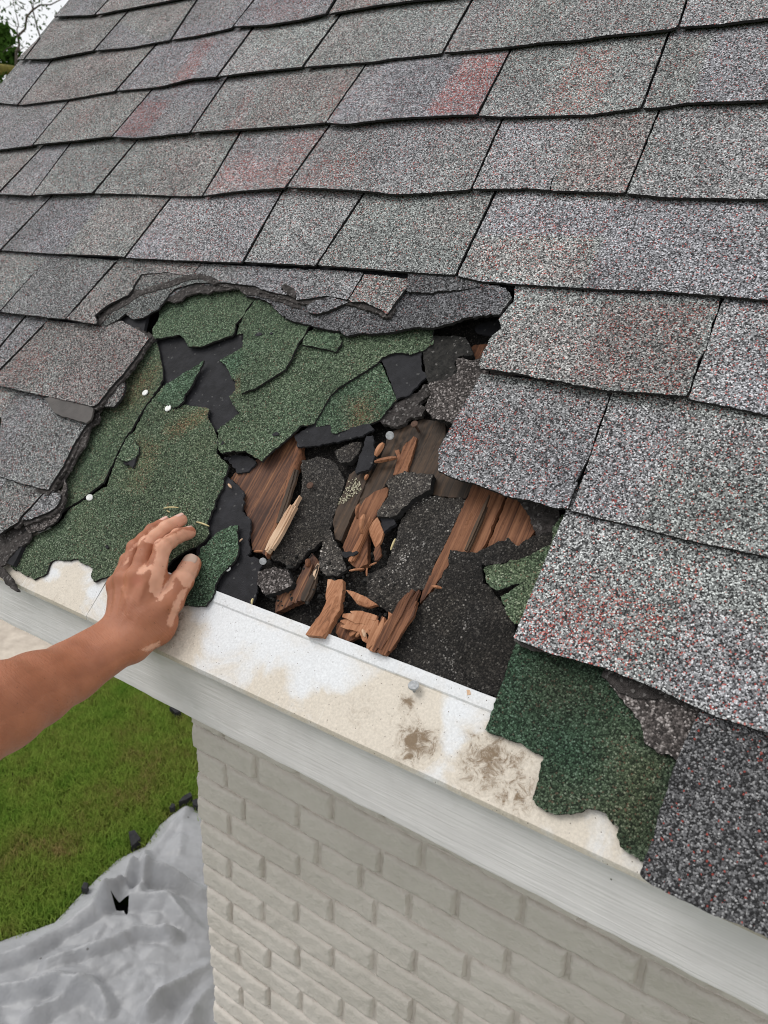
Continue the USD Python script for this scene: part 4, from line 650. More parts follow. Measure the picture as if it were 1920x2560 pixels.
# pale lichen on the dark board
rl = np.random.RandomState(5); lich = []
ctr = uv(px('C1', (1040, 490), (1010, 520), (1060, 520), (1000, 560), (985, 600), (1025, 580), (960, 620), (945, 640), (1070, 540), (1035, 545)), -.025)
for cxy in ctr:
    for _ in range(14):
        a = cxy + rl.normal(0, .0028, 2); b = ring(Polygon(a + .0009 * rl.uniform(.4, 1.1) * np.column_stack([np.cos(np.linspace(0, 6, 7)), np.sin(np.linspace(0, 6, 7))])), .001, 0, 1)
        lich.append(trimesh.Trimesh(*sheet(Polygon(b), -.0251, .0008, res=.002, jag=0), process=False))
obj('lichen', trimesh.util.concatenate(lich), 'lichen_crust', roof, kind='stuff', label='pale lichen crust on the dark board')
# crumbs
cr = []; rl = np.random.RandomState(9)
area = ppoly(-.024, 'C1', (640, 900), (780, 1000), (990, 1150), (1140, 1130), (1150, 900), (1250, 900), (1320, 1100), (1400, 1300), (1400, 1640), (1000, 1640), (900, 1500), (640, 1400), (400, 1450), (300, 1150))
x0, y0, x1, y1 = area.bounds; blob = trimesh.creation.icosphere(subdivisions=1, radius=1)
k = 0
while k < 420:
    a = rl.uniform((x0, y0), (x1, y1))
    if not area.contains(shapely.Point(a)): continue
    s = rl.gamma(2, .0005) + .0005; m = blob.copy()
    m.vertices = m.vertices * rl.uniform(.5, 1.1, 3) * s * (1 + .3 * rl.uniform(-1, 1, (len(m.vertices), 1)))
    m.vertices += W(a[0], a[1], -.0225 + rl.uniform(-.010, .003)); cr.append(m); k += 1
obj('asphalt_crumbs', trimesh.util.concatenate(cr), 'crumbs', kind='stuff', label='black asphalt crumbs strewn over the bottom of the hole', cat='crumbs', smooth=False)

# ------------------------------------------------------------------ loose wood, each piece a thing
LOOSE = 'loose wood splinters in the roof hole'
pass
board('wood_shard', -.0060, 'curved orange wood shard lying over the white metal edge', 'C1', (795, 1185), (825, 1195), (852, 1206), (880, 1195), (916, 1196), (910, 1300), (905, 1352), (902, 1420), (862, 1522), (830, 1600), (800, 1658), (730, 1650), (668, 1636), (710, 1560), (760, 1482), (800, 1382), (790, 1282), matname='fresh_wood', thick=.008, bow=.003, parent='/World', cat='wood shard', group=None, lift=lambda u, v: -.011 * np.clip((v - vDRIPTOP) / .05, -.3, 1))
board('wood_chip', -.0160, 'pointed orange chip beside the orange split board', 'C1', (1205, 750), (1225, 800), (1252, 862), (1245, 905), (1230, 950), (1190, 985), (1160, 920), (1142, 850), (1170, 800), matname='fresh_wood', thick=.004, bow=.002, parent='/World', cat='wood chip')
board('wood_chip', -.0170, 'thin dark tipped sliver below the pointed chip', 'C1', (1190, 990), (1225, 960), (1240, 1040), (1210, 1080), (1188, 1085), (1180, 1020), matname='wood', thick=.003, parent='/World', cat='wood chip')
board('wood_chip', -.0150, 'flat orange chip alone on black felt above the wood pile', 'C1', (972, 1302), (1020, 1312), (1100, 1340), (1150, 1372), (1208, 1412), (1150, 1430), (1100, 1420), (1050, 1400), (1010, 1350), matname='fresh_wood', thick=.005, bow=.002, parent='/World', cat='wood chip')
pass
board('wood_chip', -.0185, 'dark bowl shaped chip under the wood pile', 'C1', (905, 1560), (940, 1530), (985, 1590), (1050, 1602), (1080, 1650), (1000, 1690), (920, 1668), (895, 1620), matname='wood', thick=.005, bow=.003, parent='/World', cat='wood chip')
board('wood_chip', -.0150, 'small square chip left of the big shard', 'C1', (1292, 1468), (1340, 1500), (1372, 1522), (1332, 1565), (1288, 1545), matname='fresh_wood', thick=.004, parent='/World', cat='wood chip')
pass
pass
board('wood_chip', -.0120, 'little pointed chip at the left of the wood pile', 'C2', (-5, 1200), (40, 1188), (62, 1290), (22, 1265), matname='fresh_wood', thick=.003, parent='/World', cat='wood chip')
board('wood_chip', -.0150, 'pale chip lying behind the big shard', 'C2', (215, 1050), (280, 1085), (270, 1140), (210, 1125), (225, 1090), matname='fresh_wood', thick=.003, parent='/World', cat='wood chip')

def strands(name, w, a, b, width, n, matname, label, cat, seed, fan=.0, thick=.006):
    rz = np.random.RandomState(seed); p = uv(px(*a), w)[0]; q = uv(px(*b), w)[0]; d = _n(q - p); nn = np.array([-d[1], d[0]]); L = np.linalg.norm(q - p); ms = []
    for i in range(n):
        o = (i - (n - 1) / 2) * width / n; w_ = width / n * rz.uniform(1.25, 2.0); l0 = rz.uniform(-.02, .10) * L; l1 = L * rz.uniform(.72, 1.03); k = 6
        if i == n // 2: l0, l1 = 0, L
        ts = np.linspace(0, 1, k); ctr = [p + d * (l0 + (l1 - l0) * t) + nn * (o * (1 + fan * t) + rz.normal(0, width * .035)) for t in ts]
        hw = [w_ / 2 * f for f in (rz.uniform(.3, .9), 1, 1, .95, .8, rz.uniform(.12, .5))]
        pl = Polygon([c + nn * h for c, h in zip(ctr, hw)] + [c - nn * h for c, h in zip(ctr, hw)][::-1]).buffer(0)
        if pl.geom_type != 'Polygon': pl = max(pl.geoms, key=lambda g: g.area)
        dz = rz.uniform(-.0016, .0016); tilt = rz.uniform(-.25, .25)
        ms.append(trimesh.Trimesh(*sheet(pl, lambda u, v: w + dz + tilt * ((u - p[0]) * nn[0] + (v - p[1]) * nn[1] - o) + .0015 * math.sin(i * 2.1) * ((u - p[0]) * d[0] + (v - p[1]) * d[1]) / L, thick * rz.uniform(.7, 1.1), res=.003, jag=min(.0005, w_ * .08), edge=.0016, rough=.0003, rfreq=400, seed=seed + i), process=False))
    return obj(name, trimesh.util.concatenate(ms), matname, smooth=16, label=label, cat=cat)
def stick(a, b, r, matname, name, label, cat, group=None, bend=.0, parent='/World'):
    a, b = np.asarray(a), np.asarray(b); n = 7; t = np.linspace(0, 1, n)[:, None]
    p = a * (1 - t) + b * t + N * bend * np.sin(np.pi * t)
    d = _n(b - a); s1 = _n(np.cross(d, N)); s2 = np.cross(d, s1); k = 6; v = []
    for i in range(n):
        rr = r * (1 - .5 * abs(2 * i / (n - 1) - 1) ** 3)
        v += [p[i] + rr * (math.cos(2 * math.pi * j / k) * s1 + math.sin(2 * math.pi * j / k) * s2) for j in range(k)]
    f = []
    for i in range(n - 1):
        for j in range(k):
            q = i * k + j; q2 = i * k + (j + 1) % k
            f += [(q, q2, q2 + k), (q, q2 + k, q + k)]
    v += [p[0], p[-1]]; m = len(v)
    for j in range(k): f += [(m - 2, (j + 1) % k, j), (m - 1, (n - 1) * k + j, (n - 1) * k + (j + 1) % k)]
    return obj(name, (np.array(v), np.array(f)), matname, parent, label=label, cat=cat, group=group)
for i_, (w_, a_, b_, wd_, n_s, m_, l_) in enumerate((
    (-.0140, ('C1', (1232, 1655)), ('C1', (1255, 1505)), .007, 3, 'wood', 'brown splinter standing between the curled chip and the big shard'),
    (-.0190, ('C1', (470, 800)), ('C1', (600, 400)), .006, 2, 'dark_wood', 'dark splinter behind the light split edge of the fan grained board'),
    (-.0170, ('C1', (1005, 1090)), ('C1', (1160, 760)), .006, 3, 'fresh_wood', 'long splinter peeling off the left edge of the orange board'),
    (-.0185, ('C1', (655, 1390)), ('C1', (770, 1120)), .010, 3, 'dark_wood', 'blackened splintered strip above the bottom wood shard'),
    (-.0200, ('C1', (590, 1400)), ('C1', (700, 1080)), .012, 3, 'wet_wood', 'dark red splintered strip at the lower left of the hole'),
    (-.0195, ('C2', (800, 590)), ('C2', (980, 180)), .004, 2, 'dark_wood', 'dark sliver in the crack of the right board'),
    (-.0150, ('C1', (1000, 1640)), ('C1', (1130, 1545)), .006, 2, 'fresh_wood', 'short splinter across the bowl shaped chip'))):
    strands('wood_splinter', w_, a_, b_, wd_, n_s, m_, l_, 'splinter', 60 + i_, thick=.004)
def sticks(w, c, a, b, r, m, name, label, cat, group=None, bend=.0006):
    p = roofpt(px(c, a, b), w); return stick(p[0], p[1], r, m, name, label, cat, group, bend)
strands('wood_shard', -.0070, ('C2', (150, 1360)), ('C2', (440, 880)), .019, 5, 'wood', 'big splintered brown shard leaning over the wood pile', 'wood shard', 5)
strands('wood_chip', -.0080, ('C2', (80, 1338)), ('C2', (182, 1090)), .011, 3, 'fresh_wood', 'upright forked chip in front of the wood pile', 'wood chip', 8, fan=.5)
strands('wood_splinter', -.0140, ('C1', (385, 1020)), ('C1', (624, 590)), .010, 4, 'pale_wood', 'long pale splinter leaning beside the fan grained board', 'splinter', 3)
strands('wood_chip', -.0115, ('C1', (1205, 1570)), ('C1', (935, 1510)), .019, 4, 'fresh_wood', 'broad curled chip on top of the wood pile', 'wood chip', 12, fan=.2, thick=.004)
sticks(-.011, 'C5', (1228, 1112), (1338, 1107), .0011, 'straw', 'straw', 'yellow straw lying on green shingle above the fingertips', 'straw', bend=.002)
sticks(-.0115, 'C5', (1250, 1130), (1275, 1142), .0008, 'straw', 'straw', 'short bent straw below the longer one', 'straw')
sticks(-.011, 'C5', (1472, 1214), (1568, 1246), .0011, 'straw', 'straw', 'yellow straw right of the index fingertip at the shingle edge', 'straw', bend=.002)
sticks(-.016, 'C1', (92, 510), (115, 538), .0016, 'pale_wood', 'wood_sliver', 'tiny pale sliver on the black felt left of the fan grained board', 'splinter')
sticks(-.016, 'C1', (175, 945), (200, 920), .0009, 'pale_wood', 'wood_sliver', 'hair thin sliver by the black felt left of the board', 'splinter')
sticks(-.019, 'C1', (285, 1016), (350, 1014), .0016, 'fresh_wood', 'wood_sliver', 'short orange sliver at the foot of the fan grained board', 'splinter')
sticks(-.018, 'C1', (1000, 1160), (1110, 1146), .0014, 'fresh_wood', 'wood_sliver', 'orange sliver below the orange split board', 'splinter')
sticks(-.018, 'C1', (1130, 1200), (1134, 1140), .0012, 'fresh_wood', 'wood_sliver', 'upright sliver next to the orange sliver', 'splinter')
sticks(-.018, 'C1', (1150, 1125), (1205, 1100), .0012, 'fresh_wood', 'wood_sliver', 'slanting sliver under the pointed chip', 'splinter')
sticks(-.0165, 'C1', (1310, 1005), (1345, 920), .0012, 'straw', 'wood_sliver', 'thin yellowish sliver right of the pointed chip', 'splinter')
sticks(-.0155, 'C2', (538, 856), (612, 870), .0018, 'fresh_wood', 'wood_sliver', 'orange sliver lying on the black slab right of the big shard', 'splinter')
sticks(-.019, 'C1', (1190, 345), (1355, 312), .0032, 'wood', 'wood_sliver', 'brown stick lying across the dark board', 'splinter')
sticks(-.018, 'C1', (1195, 300), (1255, 205), .0042, 'fresh_wood', 'wood_sliver', 'orange splinter beside the black upright strip', 'splinter')
sticks(-.016, 'C1', (268, 1412), (276, 1368), .0014, 'straw', 'wood_sliver', 'yellow sliver at the metal edge left of the hole', 'splinter')
sticks(-.012, 'C1', (1100, 1600), (1120, 1659), .0022, 'pale_wood', 'wood_sliver', 'pale stick in the middle of the wood pile', 'splinter')
sticks(-.012, 'C1', (1140, 1600), (1165, 1659), .0020, 'fresh_wood', 'wood_sliver', 'orange stick in the wood pile beside the pale one', 'splinter')
sticks(-.014, 'C1', (1085, 1620), (1050, 1659), .0022, 'fresh_wood', 'wood_sliver', 'slanting stick at the left of the wood pile', 'splinter')
sticks(-.014, 'C1', (1060, 770), (1078, 660), .0026, 'wood', 'wood_sliver', 'brown splinter standing off the orange board', 'splinter', bend=.004)
sticks(-.012, 'C1', (1092, 880), (1110, 740), .0030, 'fresh_wood', 'wood_sliver', 'long orange splinter lifted off the orange board', 'splinter', bend=.004)
sticks(-.022, 'C1', (1140, 440), (1118, 480), .0024, 'fresh_wood', 'wood_sliver', 'small splinter at the edge of the lichen board', 'splinter')
sticks(-.019, 'C1', (690, 1130), (688, 1075), .0034, 'wood', 'wood_sliver', 'brown splinter at the tip of the dark lower board', 'splinter')
sticks(-.019, 'C1', (730, 1240), (768, 1110), .0028, 'pale_wood', 'wood_sliver', 'weathered splinter beside the mossy strip', 'splinter')

# nails
def nail(p, w, r, matname, label, axis=None, shaft=.0, head=.0014, h=0):
    c = roofpt(px(*p), w)[0]; ax = _n(N if axis is None else axis)
    m = [trimesh.creation.revolve(np.array([[0, 0], [r * .97, 0], [r, head * .4], [r * .9, head], [0, head * 1.15]]), sections=18)]
    if shaft: m.append(trimesh.creation.revolve(np.array([[0, -shaft], [.0016, -shaft], [.0016, 0], [0, 0]]), sections=10))
    m = trimesh.util.concatenate(m); T = trimesh.geometry.align_vectors([0, 0, 1], ax); T[:3, 3] = c; m.apply_transform(T)
    return obj('nail', m, matname, roof, label=label)
nail(('C3', (490, 1027)), -.0118, .0050, 'pale_metal', 'pale nail head on the long green strip')
nail(('C3', (662, 1143)), -.0118, .0054, 'pale_metal', 'pale nail head beside the pointed green shard')
nail(('C5', (672, 1032)), -.0122, .0048, 'pale_metal', 'crushed pale nail head at the seam of the green shingles', axis=N + .5 * U)
nail(('C1', (1305, 147)), -.012, .0052, 'galvanized', 'galvanized nail head standing in the dark at the top of the hole', axis=N + .3 * U - .5 * V, shaft=.012)
nail(('C1', (352, 1090)), -.013, .0042, 'galvanized', 'galvanized nail head at the foot of the fan grained board', axis=N + .8 * U - .3 * V, shaft=.012)
nail(('C1', (706, 522)), -.0205, .0046, 'rust', 'rusty nail head sunk in black felt')
nail(('C4', (930, 1108)), -.0130, .0046, 'rust', 'rusty nail head below the granular remnant', shaft=.014)
nail(('C2', (402, 1605)), -.0085, .0056, 'galvanized', 'galvanized nail standing off the white metal edge', axis=N + .1 * U + .45 * V, shaft=.011, head=.002)
nail(('C1', (86, 1142)), -.0150, .0040, 'pale_metal', 'pale pebble like nail head at the green edge', axis=N + .5 * U)
ws = obj('wood_plug', sheet(ppoly(-.012, 'C2', (795, 1630), (820, 1632), (826, 1665), (800, 1668)), -.0135, .004, res=.003, jag=.0006), 'pale_wood', roof, label='tiny wood plug at the nail hole of the metal edge')

# ------------------------------------------------------------------ metal edge, fascia, soffit
E0 = on_plane(px('A', (755, 1795)), O - .017 * N, N)[0]
yE = E0[1]
def ribbon(profile, u0, u1, thick, step, seed, amp=.0009):
    """A bent strip: profile of (v, w) points, drawn out along the eave."""
    us = np.linspace(u0, u1, max(2, int((u1 - u0) / step))); pr = []
    for (a, b) in zip(profile[:-1], profile[1:]):
        k = max(1, int(np.hypot(b[0] - a[0], b[1] - a[1]) / .004))
        pr += [np.array(a) + (np.array(b) - np.array(a)) * i / k for i in range(k)]
    pr = np.array(pr + [np.array(profile[-1])]); d = np.gradient(pr, axis=0); d /= np.linalg.norm(d, axis=1, keepdims=True)
    nr = np.column_stack([-d[:, 1], d[:, 0]])
    if nr[0, 1] < 0: nr = -nr
    uu, ii = np.meshgrid(us, np.arange(len(pr)), indexing='ij')
    def surf(off):
        q = pr[ii] + nr[ii] * off; wob = amp * 2 * (n2(uu, q[..., 0], 9, seed, 3) + .6 * n2(uu, q[..., 0], 30, seed + 2, 2))
        return W(uu, q[..., 0] + wob * .6, q[..., 1] + wob).reshape(-1, 3)
    nu, npf = len(us), len(pr); top, bot = surf(0), surf(-thick); F_ = []; n = nu * npf
    id_ = np.arange(n).reshape(nu, npf)
    a, b, c, e = id_[:-1, :-1].ravel(), id_[1:, :-1].ravel(), id_[1:, 1:].ravel(), id_[:-1, 1:].ravel()
    F_ = [np.column_stack([a, c, b]), np.column_stack([a, e, c]), np.column_stack([a, b, c]) + n, np.column_stack([a, c, e]) + n]
    for line in (id_[:, 0], id_[:, -1][::-1], id_[0][::-1], id_[-1]):
        p, q = line[:-1], line[1:]
        F_ += [np.column_stack([p, q, q + n]), np.column_stack([p, q + n, p + n])]
    m = trimesh.Trimesh(np.vstack([top, bot]), np.vstack(F_), process=False); m.fix_normals(); return m
vCR = float(np.mean(uv(px('A', (527, 1504), (1220, 1776)), -.017)[:, 1]))
down = lambda L: (-L * math.sin(_a), -L * math.cos(_a))
prof = [(vDRIPTOP, -.0150), (vCR + .001, -.0158), (vCR - .001, -.0172), (vEAVE + .0012, -.0176), (vEAVE, -.0184), (vEAVE + down(.004)[0], -.0184 + down(.004)[1])]
jl, jr = uv(px('B7', (612, 780), (735, 560)), -.017)
SPOT = [(uv(px(*c), -.017)[0], r, g) for c, r, g in ((('B11' if False else 'A', (415, 1560)), .030, .42), (('A', (960, 1790)), .040, .22), (('A', (1040, 1855)), .022, .50), (('A', (1225, 1900)), .030, .48), (('A', (900, 1780)), .03, .28), (('A', (440, 1600)), .03, .30), (('A', (1290, 1960)), .028, .40), (('A', (690, 1700)), .02, .22), (('A', (150, 1490)), .03, .25), (('A', (1020, 1760)), .010, .5))]
CLEAN = [(uv(px('A', c), -.017)[0], r) for c, r in (((560, 1560), .05), ((720, 1650), .055), ((860, 1700), .035), ((1160, 1800), .03), ((1120, 1850), .022), ((235, 1480), .014), ((130, 1440), .02))]
def drip_tone(v):
    u, s = to_uv(v); t = .17 + .19 * np.clip((vCR - .012 - s) / .03, 0, 1) + .30 * n2(u, s, 22, 12, 4); g_ = np.zeros(len(u))
    for c_, r_, a_ in SPOT:
        d = np.hypot(u - c_[0], (s - c_[1]) * 1.2) / (1.7 * r_) + .8 * n2(u, s, 45, 31, 4); k_ = np.clip(1.2 - d, 0, 1); g_ = np.maximum(g_, .95 * a_ * k_ ** .8); t = np.maximum(t, .26 + .42 * k_)
    for c_, r_ in CLEAN:
        d = np.hypot(u - c_[0], (s - c_[1]) * 1.6) / r_ + 1.1 * n2(u, s, 50, 2, 5); t -= .26 * np.clip((1.2 - d) * 1.6, 0, 1)
    t = np.where(s > vCR, np.minimum(t, .10), t); g_ += .35 * np.exp(-((s - vCR) / .0011) ** 2)
    return np.column_stack([t, g_, t * 0])
uj = float(jl[0])
obj('drip_edge', ribbon(prof, RAKE - .01, uj - .0016, .0008, .006, 3), 'drip_metal', house, tone=drip_tone, label='stained white metal edge at the left of the joint')
obj('drip_edge', ribbon([(a, b + .0016) for a, b in prof], uj + .0014, URIGHT, .0008, .006, 5), 'drip_metal', house, tone=drip_tone, label='long stained white metal edge along the eave')
zE = E0[2]; zF = on_plane(px('A', (1150, 2147)), np.array([0, yE + .010, 0]), np.array([0, 1.0, 0]))[0, 2]
xl, xr = RAKE - .01, URIGHT
# fascia: rough lower edge
xs = np.linspace(xl, xr, 420); prof_f = [(0, 0.0), (0, .2), (0, .4), (0, .6), (0, .8), (.0, .93), (.001, .975), (.004, 1.0), (.022, 1.0), (.022, 0.0)]
ztop = zE + .005; vv = []
for i, x in enumerate(xs):
    zb = zF + .0022 * (2 * float(n2(x, x * 0, 30, 1, 4)))
    for j, (dy, s) in enumerate(prof_f):
        vv.append((x, yE + .010 + dy + (.0007 * 2 * float(n2(x, s, 14, 8, 3)) if dy < .01 else 0), ztop + (zb - ztop) * s))
vv = np.array(vv); kf = len(prof_f); ff = []
for i in range(len(xs) - 1):
    for j in range(kf):
        a, b = i * kf + j, i * kf + (j + 1) % kf
        ff += [(a, b, b + kf), (a, b + kf, a + kf)]
for j in range(1, kf - 1):
    ff += [(0, j + 1, j), ((len(xs) - 1) * kf, (len(xs) - 1) * kf + j, (len(xs) - 1) * kf + j + 1)]
mf = trimesh.Trimesh(vv, np.array(ff), process=False); mf.fix_normals()
fascia = obj('fascia_board', mf, 'painted_board', house, label='pale grey painted fascia board under the metal edge')
yW = yE + .46
def boxm(a, b):
    m = trimesh.creation.box(np.array(b) - np.array(a)); m.apply_translation((np.array(a) + np.array(b)) / 2); return m
obj('soffit', boxm((xl, yE + .0295, zF + .004), (xr, yW + .02, zF + .016)), 'painted_board', house, label='painted soffit under the eave')

# ------------------------------------------------------------------ brick wall
corner = on_plane(px('B9', (1145, 520), (1185, 940), (1225, 1455)), np.array([0, yW, 0]), np.array([0, 1.0, 0]))
xC = float(corner[:, 0].mean())
notch = on_plane(px('B9', (1140, 370), (1145, 520), (1160, 655), (1175, 800), (1185, 940), (1190, 1080), (1200, 1215), (1215, 1330), (1225, 1455), (1235, 1570)), np.array([0, yW, 0]), np.array([0, 1.0, 0]))[:, 2]
pitch, z0 = np.polyfit(np.arange(10), notch, 1)
CO = -pitch
WD = .10
core = trimesh.util.concatenate([boxm((xC + .011, yW + .010, 0.0), (URIGHT + .6, yW + 5.0, zF + .004))])
wall = obj('wall', core, 'brick_paint', house, label='painted brick wall below the eave')
BL, MJ = .205, .0085
def brick_mesh(x0, x1, z0_, z1, seed, left_return=False):
    nx, nz = max(8, int((x1 - x0) / .006)), 13
    u = np.linspace(0, 1, nx); s = np.linspace(0, 1, nz)
    def ease(t): return .5 - .5 * np.cos(np.pi * t)
    u = .35 * ease(u) + .65 * u; s = .45 * ease(s) + .55 * s
    uu, ss = np.meshgrid(u, s, indexing='ij')
    X = x0 + (x1 - x0) * uu; Z = z0_ + (z1 - z0_) * ss
    dx = np.minimum(X - x0, x1 - X); dz = np.minimum((Z - z0_) * 1.5, (z1 - Z) * .55); d = np.minimum(dx, dz)
    rr = .0095
    edge = rr * (1 - np.sqrt(np.clip(1 - (1 - np.clip(d / rr, 0, 1)) ** 2, 0, 1)))
    P3 = np.stack([X * 22, Z * 30, np.full_like(X, seed * .37)], -1)
    bump_ = .0052 * (fbm(P3, 4, seed % 50) - .5) + .0042 * (fbm(P3 * 3.1, 4, 9) - .5)
    wob = .0050 * (fbm(np.stack([X * 45, Z * 45, X * 0 + 3], -1), 3, seed % 31) - .5) * np.clip(1 - d / .016, 0, 1)
    Y = yW - .0045 + edge + 1.5 * bump_ + (seed % 7 - 3) * .0005
    front = np.stack([X + wob, Y, Z + wob], -1)
    back = .09 if left_return else .016
    vs = front.reshape(-1, 3); idx = np.arange(nx * nz).reshape(nx, nz)
    a, b, c, e = idx[:-1, :-1].ravel(), idx[1:, :-1].ravel(), idx[1:, 1:].ravel(), idx[:-1, 1:].ravel()
    f = [np.column_stack([a, b, c]), np.column_stack([a, c, e])]
    loop = np.concatenate([idx[:, 0], idx[-1, 1:], idx[::-1, -1][1:], idx[0, ::-1][1:-1]])
    bk = vs[loop].copy(); bk[:, 1] = yW + back; n = len(vs); m = len(loop)
    i = np.arange(m); j = (i + 1) % m
    f += [np.column_stack([loop[j], loop[i], n + i]), np.column_stack([loop[j], n + i, n + j])]
    return np.vstack([vs, bk]), np.vstack(f)
rb = random.Random(12); nb = 0
BM = {0: (200, 440, 720), 1: (105, 335, 590, 830), 2: (165, 395, 530, 680), 3: (120, 335, 575, 865), 4: (225, 440, 700), 5: (120, 330, 570, 840), 6: (225, 440, 690)}
MID = {0: (50, .53), 1: (122, .54), 2: (198, .545), 3: (273, .55), 4: (345, .555), 5: (415, .58), 6: (482, .60)}
def joints(r):
    if r not in BM: return []
    y0_, m_ = MID[r]; p = np.array([(480 + x / 1.2526, 1800 + (y0_ + m_ * (x - 15)) / 1.2526) for x in BM[r]])
    return list(on_plane(p, np.array([0, yW, 0]), np.array([0, 1.0, 0]))[:, 0])
for r in range(-1, 19):
    zt = z0 - r * CO; zb = zt - CO
    if zt > zF + .06: continue
    zt_, zb_ = zt - MJ / 2, zb + MJ / 2
    if zt_ > zF + .003: zt_ = zF + .003
    if zt_ - zb_ < .012: continue
    x = xC; first = True; half = r % 2
    bonds = []; js = joints(r)
    if not js: js = [xC + BL * (.5 if half else 1.0) * rb.uniform(.86, 1.1)]
    while js[-1] < .62: js.append(js[-1] + BL * rb.uniform(.94, 1.06))
    for j_ in js:
        bonds.append((x + (rb.uniform(-.006, .004) if first else MJ / 2 + rb.uniform(-.002, .002)), j_ - MJ / 2 + rb.uniform(-.002, .002), first)); x = j_; first = False
    for (a, b, fl) in bonds:
        obj('brick', brick_mesh(a, b, zb_ + rb.uniform(-.0012, .0012), zt_ + rb.uniform(-.0012, .0012), nb, fl), 'brick_paint', wall, smooth=40); nb += 1
# gable end bricks round the corner are laid as headers of the same courses, seen only edge on
mm = boxm((xC + .0125, yW + .0055, z0 - 19 * CO), (.66, yW + .0105, zF + .002))
obj('mortar', trimesh.Trimesh(mm.vertices, mm.faces), 'mortar_paint', wall, label='recessed painted mortar')

# ------------------------------------------------------------------ the ground
def ground(p, z=0.0): return on_plane(p, np.array([0, 0, z]), np.array([0, 0, 1.0]))
g = np.array([[-60, -60], [60, -60], [60, 90], [-60, 90.]])
lw = trimesh.Trimesh(np.column_stack([g, np.full(4, -.012)]), [[0, 1, 2], [0, 2, 3]], process=False)
obj('lawn', lw, 'lawn', kind='structure', label='lawn beside the house', smooth=False)
pg = ground(px('A', (140, 1640), (60, 1700)))
pth = Polygon([(-14, pg[0, 1] - 3), (pg[0, 0], pg[0, 1] - 3), (pg[0, 0] + .1, pg[0, 1] + 2.2), (-14, pg[0, 1] + 2.2)])
m = trimesh.creation.extrude_polygon(pth, .05, engine='earcut'); m.apply_translation((0, 0, -.02))
obj('path', m, 'concrete', kind='structure', label='beige concrete path at the left beyond the eave')
edge_px = px('B9', (-60, 1660), (0, 1650), (60, 1628), (180, 1590), (320, 1540), (380, 1480), (440, 1410), (500, 1350), (600, 1255), (700, 1165), (800, 1115), (860, 1090), (900, 1030), (950, 960), (1020, 905), (1100, 850), (1140, 862), (1180, 885))
te = ground(edge_px, .03)[:, :2]
tarp_poly = Polygon(list(map(tuple, te)) + [(te[-1, 0] + .3, te[-1, 1] - .1), (xC + .0, yW - .03), (xC + .9, yW - .03), (xC + .9, -.6), (te[0, 0] - .2, -1.2)]).buffer(0)
if tarp_poly.geom_type != 'Polygon': tarp_poly = max(tarp_poly.geoms, key=lambda g_: g_.area)
# grass blades as one point instancer
rg = np.random.RandomState(3)
protos = []
gp = free('/World/grass'); PI_ = UsdGeom.PointInstancer.Define(stage, gp); tag(PI_, 'short green grass of the lawn with dry brownish spots', 'grass', kind='stuff')
for c in range(4):
    V_, F_ = [], []
    for b in range(16):
        bx, by = rg.normal(0, .022, 2); h = rg.uniform(.025, .06); an = rg.uniform(0, 2 * np.pi); ln = rg.uniform(.1, .9) * h; wd = rg.uniform(.0022, .004); a2 = rg.uniform(0, 2 * np.pi)
        s = np.array([math.cos(an), math.sin(an), 0]) * wd; l = np.array([math.cos(a2), math.sin(a2), 0]) * ln; q = np.array([bx, by, -.012])
        k = len(V_); V_ += [q - s, q + s, q + l * .35 + [0, 0, h * .6] + s * .7, q + l * .35 + [0, 0, h * .6] - s * .7, q + l + [0, 0, h]]
        F_ += [(k, k + 1, k + 2), (k, k + 2, k + 3), (k + 3, k + 2, k + 4)]
    pm = usdkit.mesh(stage, f'{gp}/tuft_{c}' if c else f'{gp}/tuft', (np.array(V_), np.array(F_)), LOOK['grass'])
    protos.append(pm.GetPath())
cr_ = ground(px('A', (-200, 1500), (560, 1650), (560, 2600), (-200, 2600)))
x0, y0 = cr_[:, :2].min(0); x1, y1 = cr_[:, :2].max(0); x0 = max(x0, -7.5); y1 = min(y1, 5.5)
K = 34000; gxy = np.column_stack([rg.uniform(x0, x1, K), rg.uniform(y0, y1, K)])
gxy = gxy[~(shapely.contains_xy(tarp_poly.buffer(.015), gxy[:, 0], gxy[:, 1]) | shapely.contains_xy(pth, gxy[:, 0], gxy[:, 1]) | ((gxy[:, 0] > xC - .02) & (gxy[:, 1] > yW - .02)))]
K = len(gxy); q = rg.uniform(0, 2 * np.pi, K)
PI_.CreatePrototypesRel().SetTargets(protos); PI_.CreateProtoIndicesAttr(Vt.IntArray.FromNumpy(rg.randint(0, 4, K).astype(np.int32)))
PI_.CreatePositionsAttr(Vt.Vec3fArray.FromNumpy(np.column_stack([gxy, np.zeros(K)]).astype(np.float32)))
PI_.CreateOrientationsAttr(Vt.QuathArray([Gf.Quath(float(math.cos(t / 2)), 0, 0, float(math.sin(t / 2))) for t in q]))
PI_.CreateScalesAttr(Vt.Vec3fArray.FromNumpy(np.repeat(rg.uniform(.7, 1.25, (K, 1)), 3, 1).astype(np.float32)))

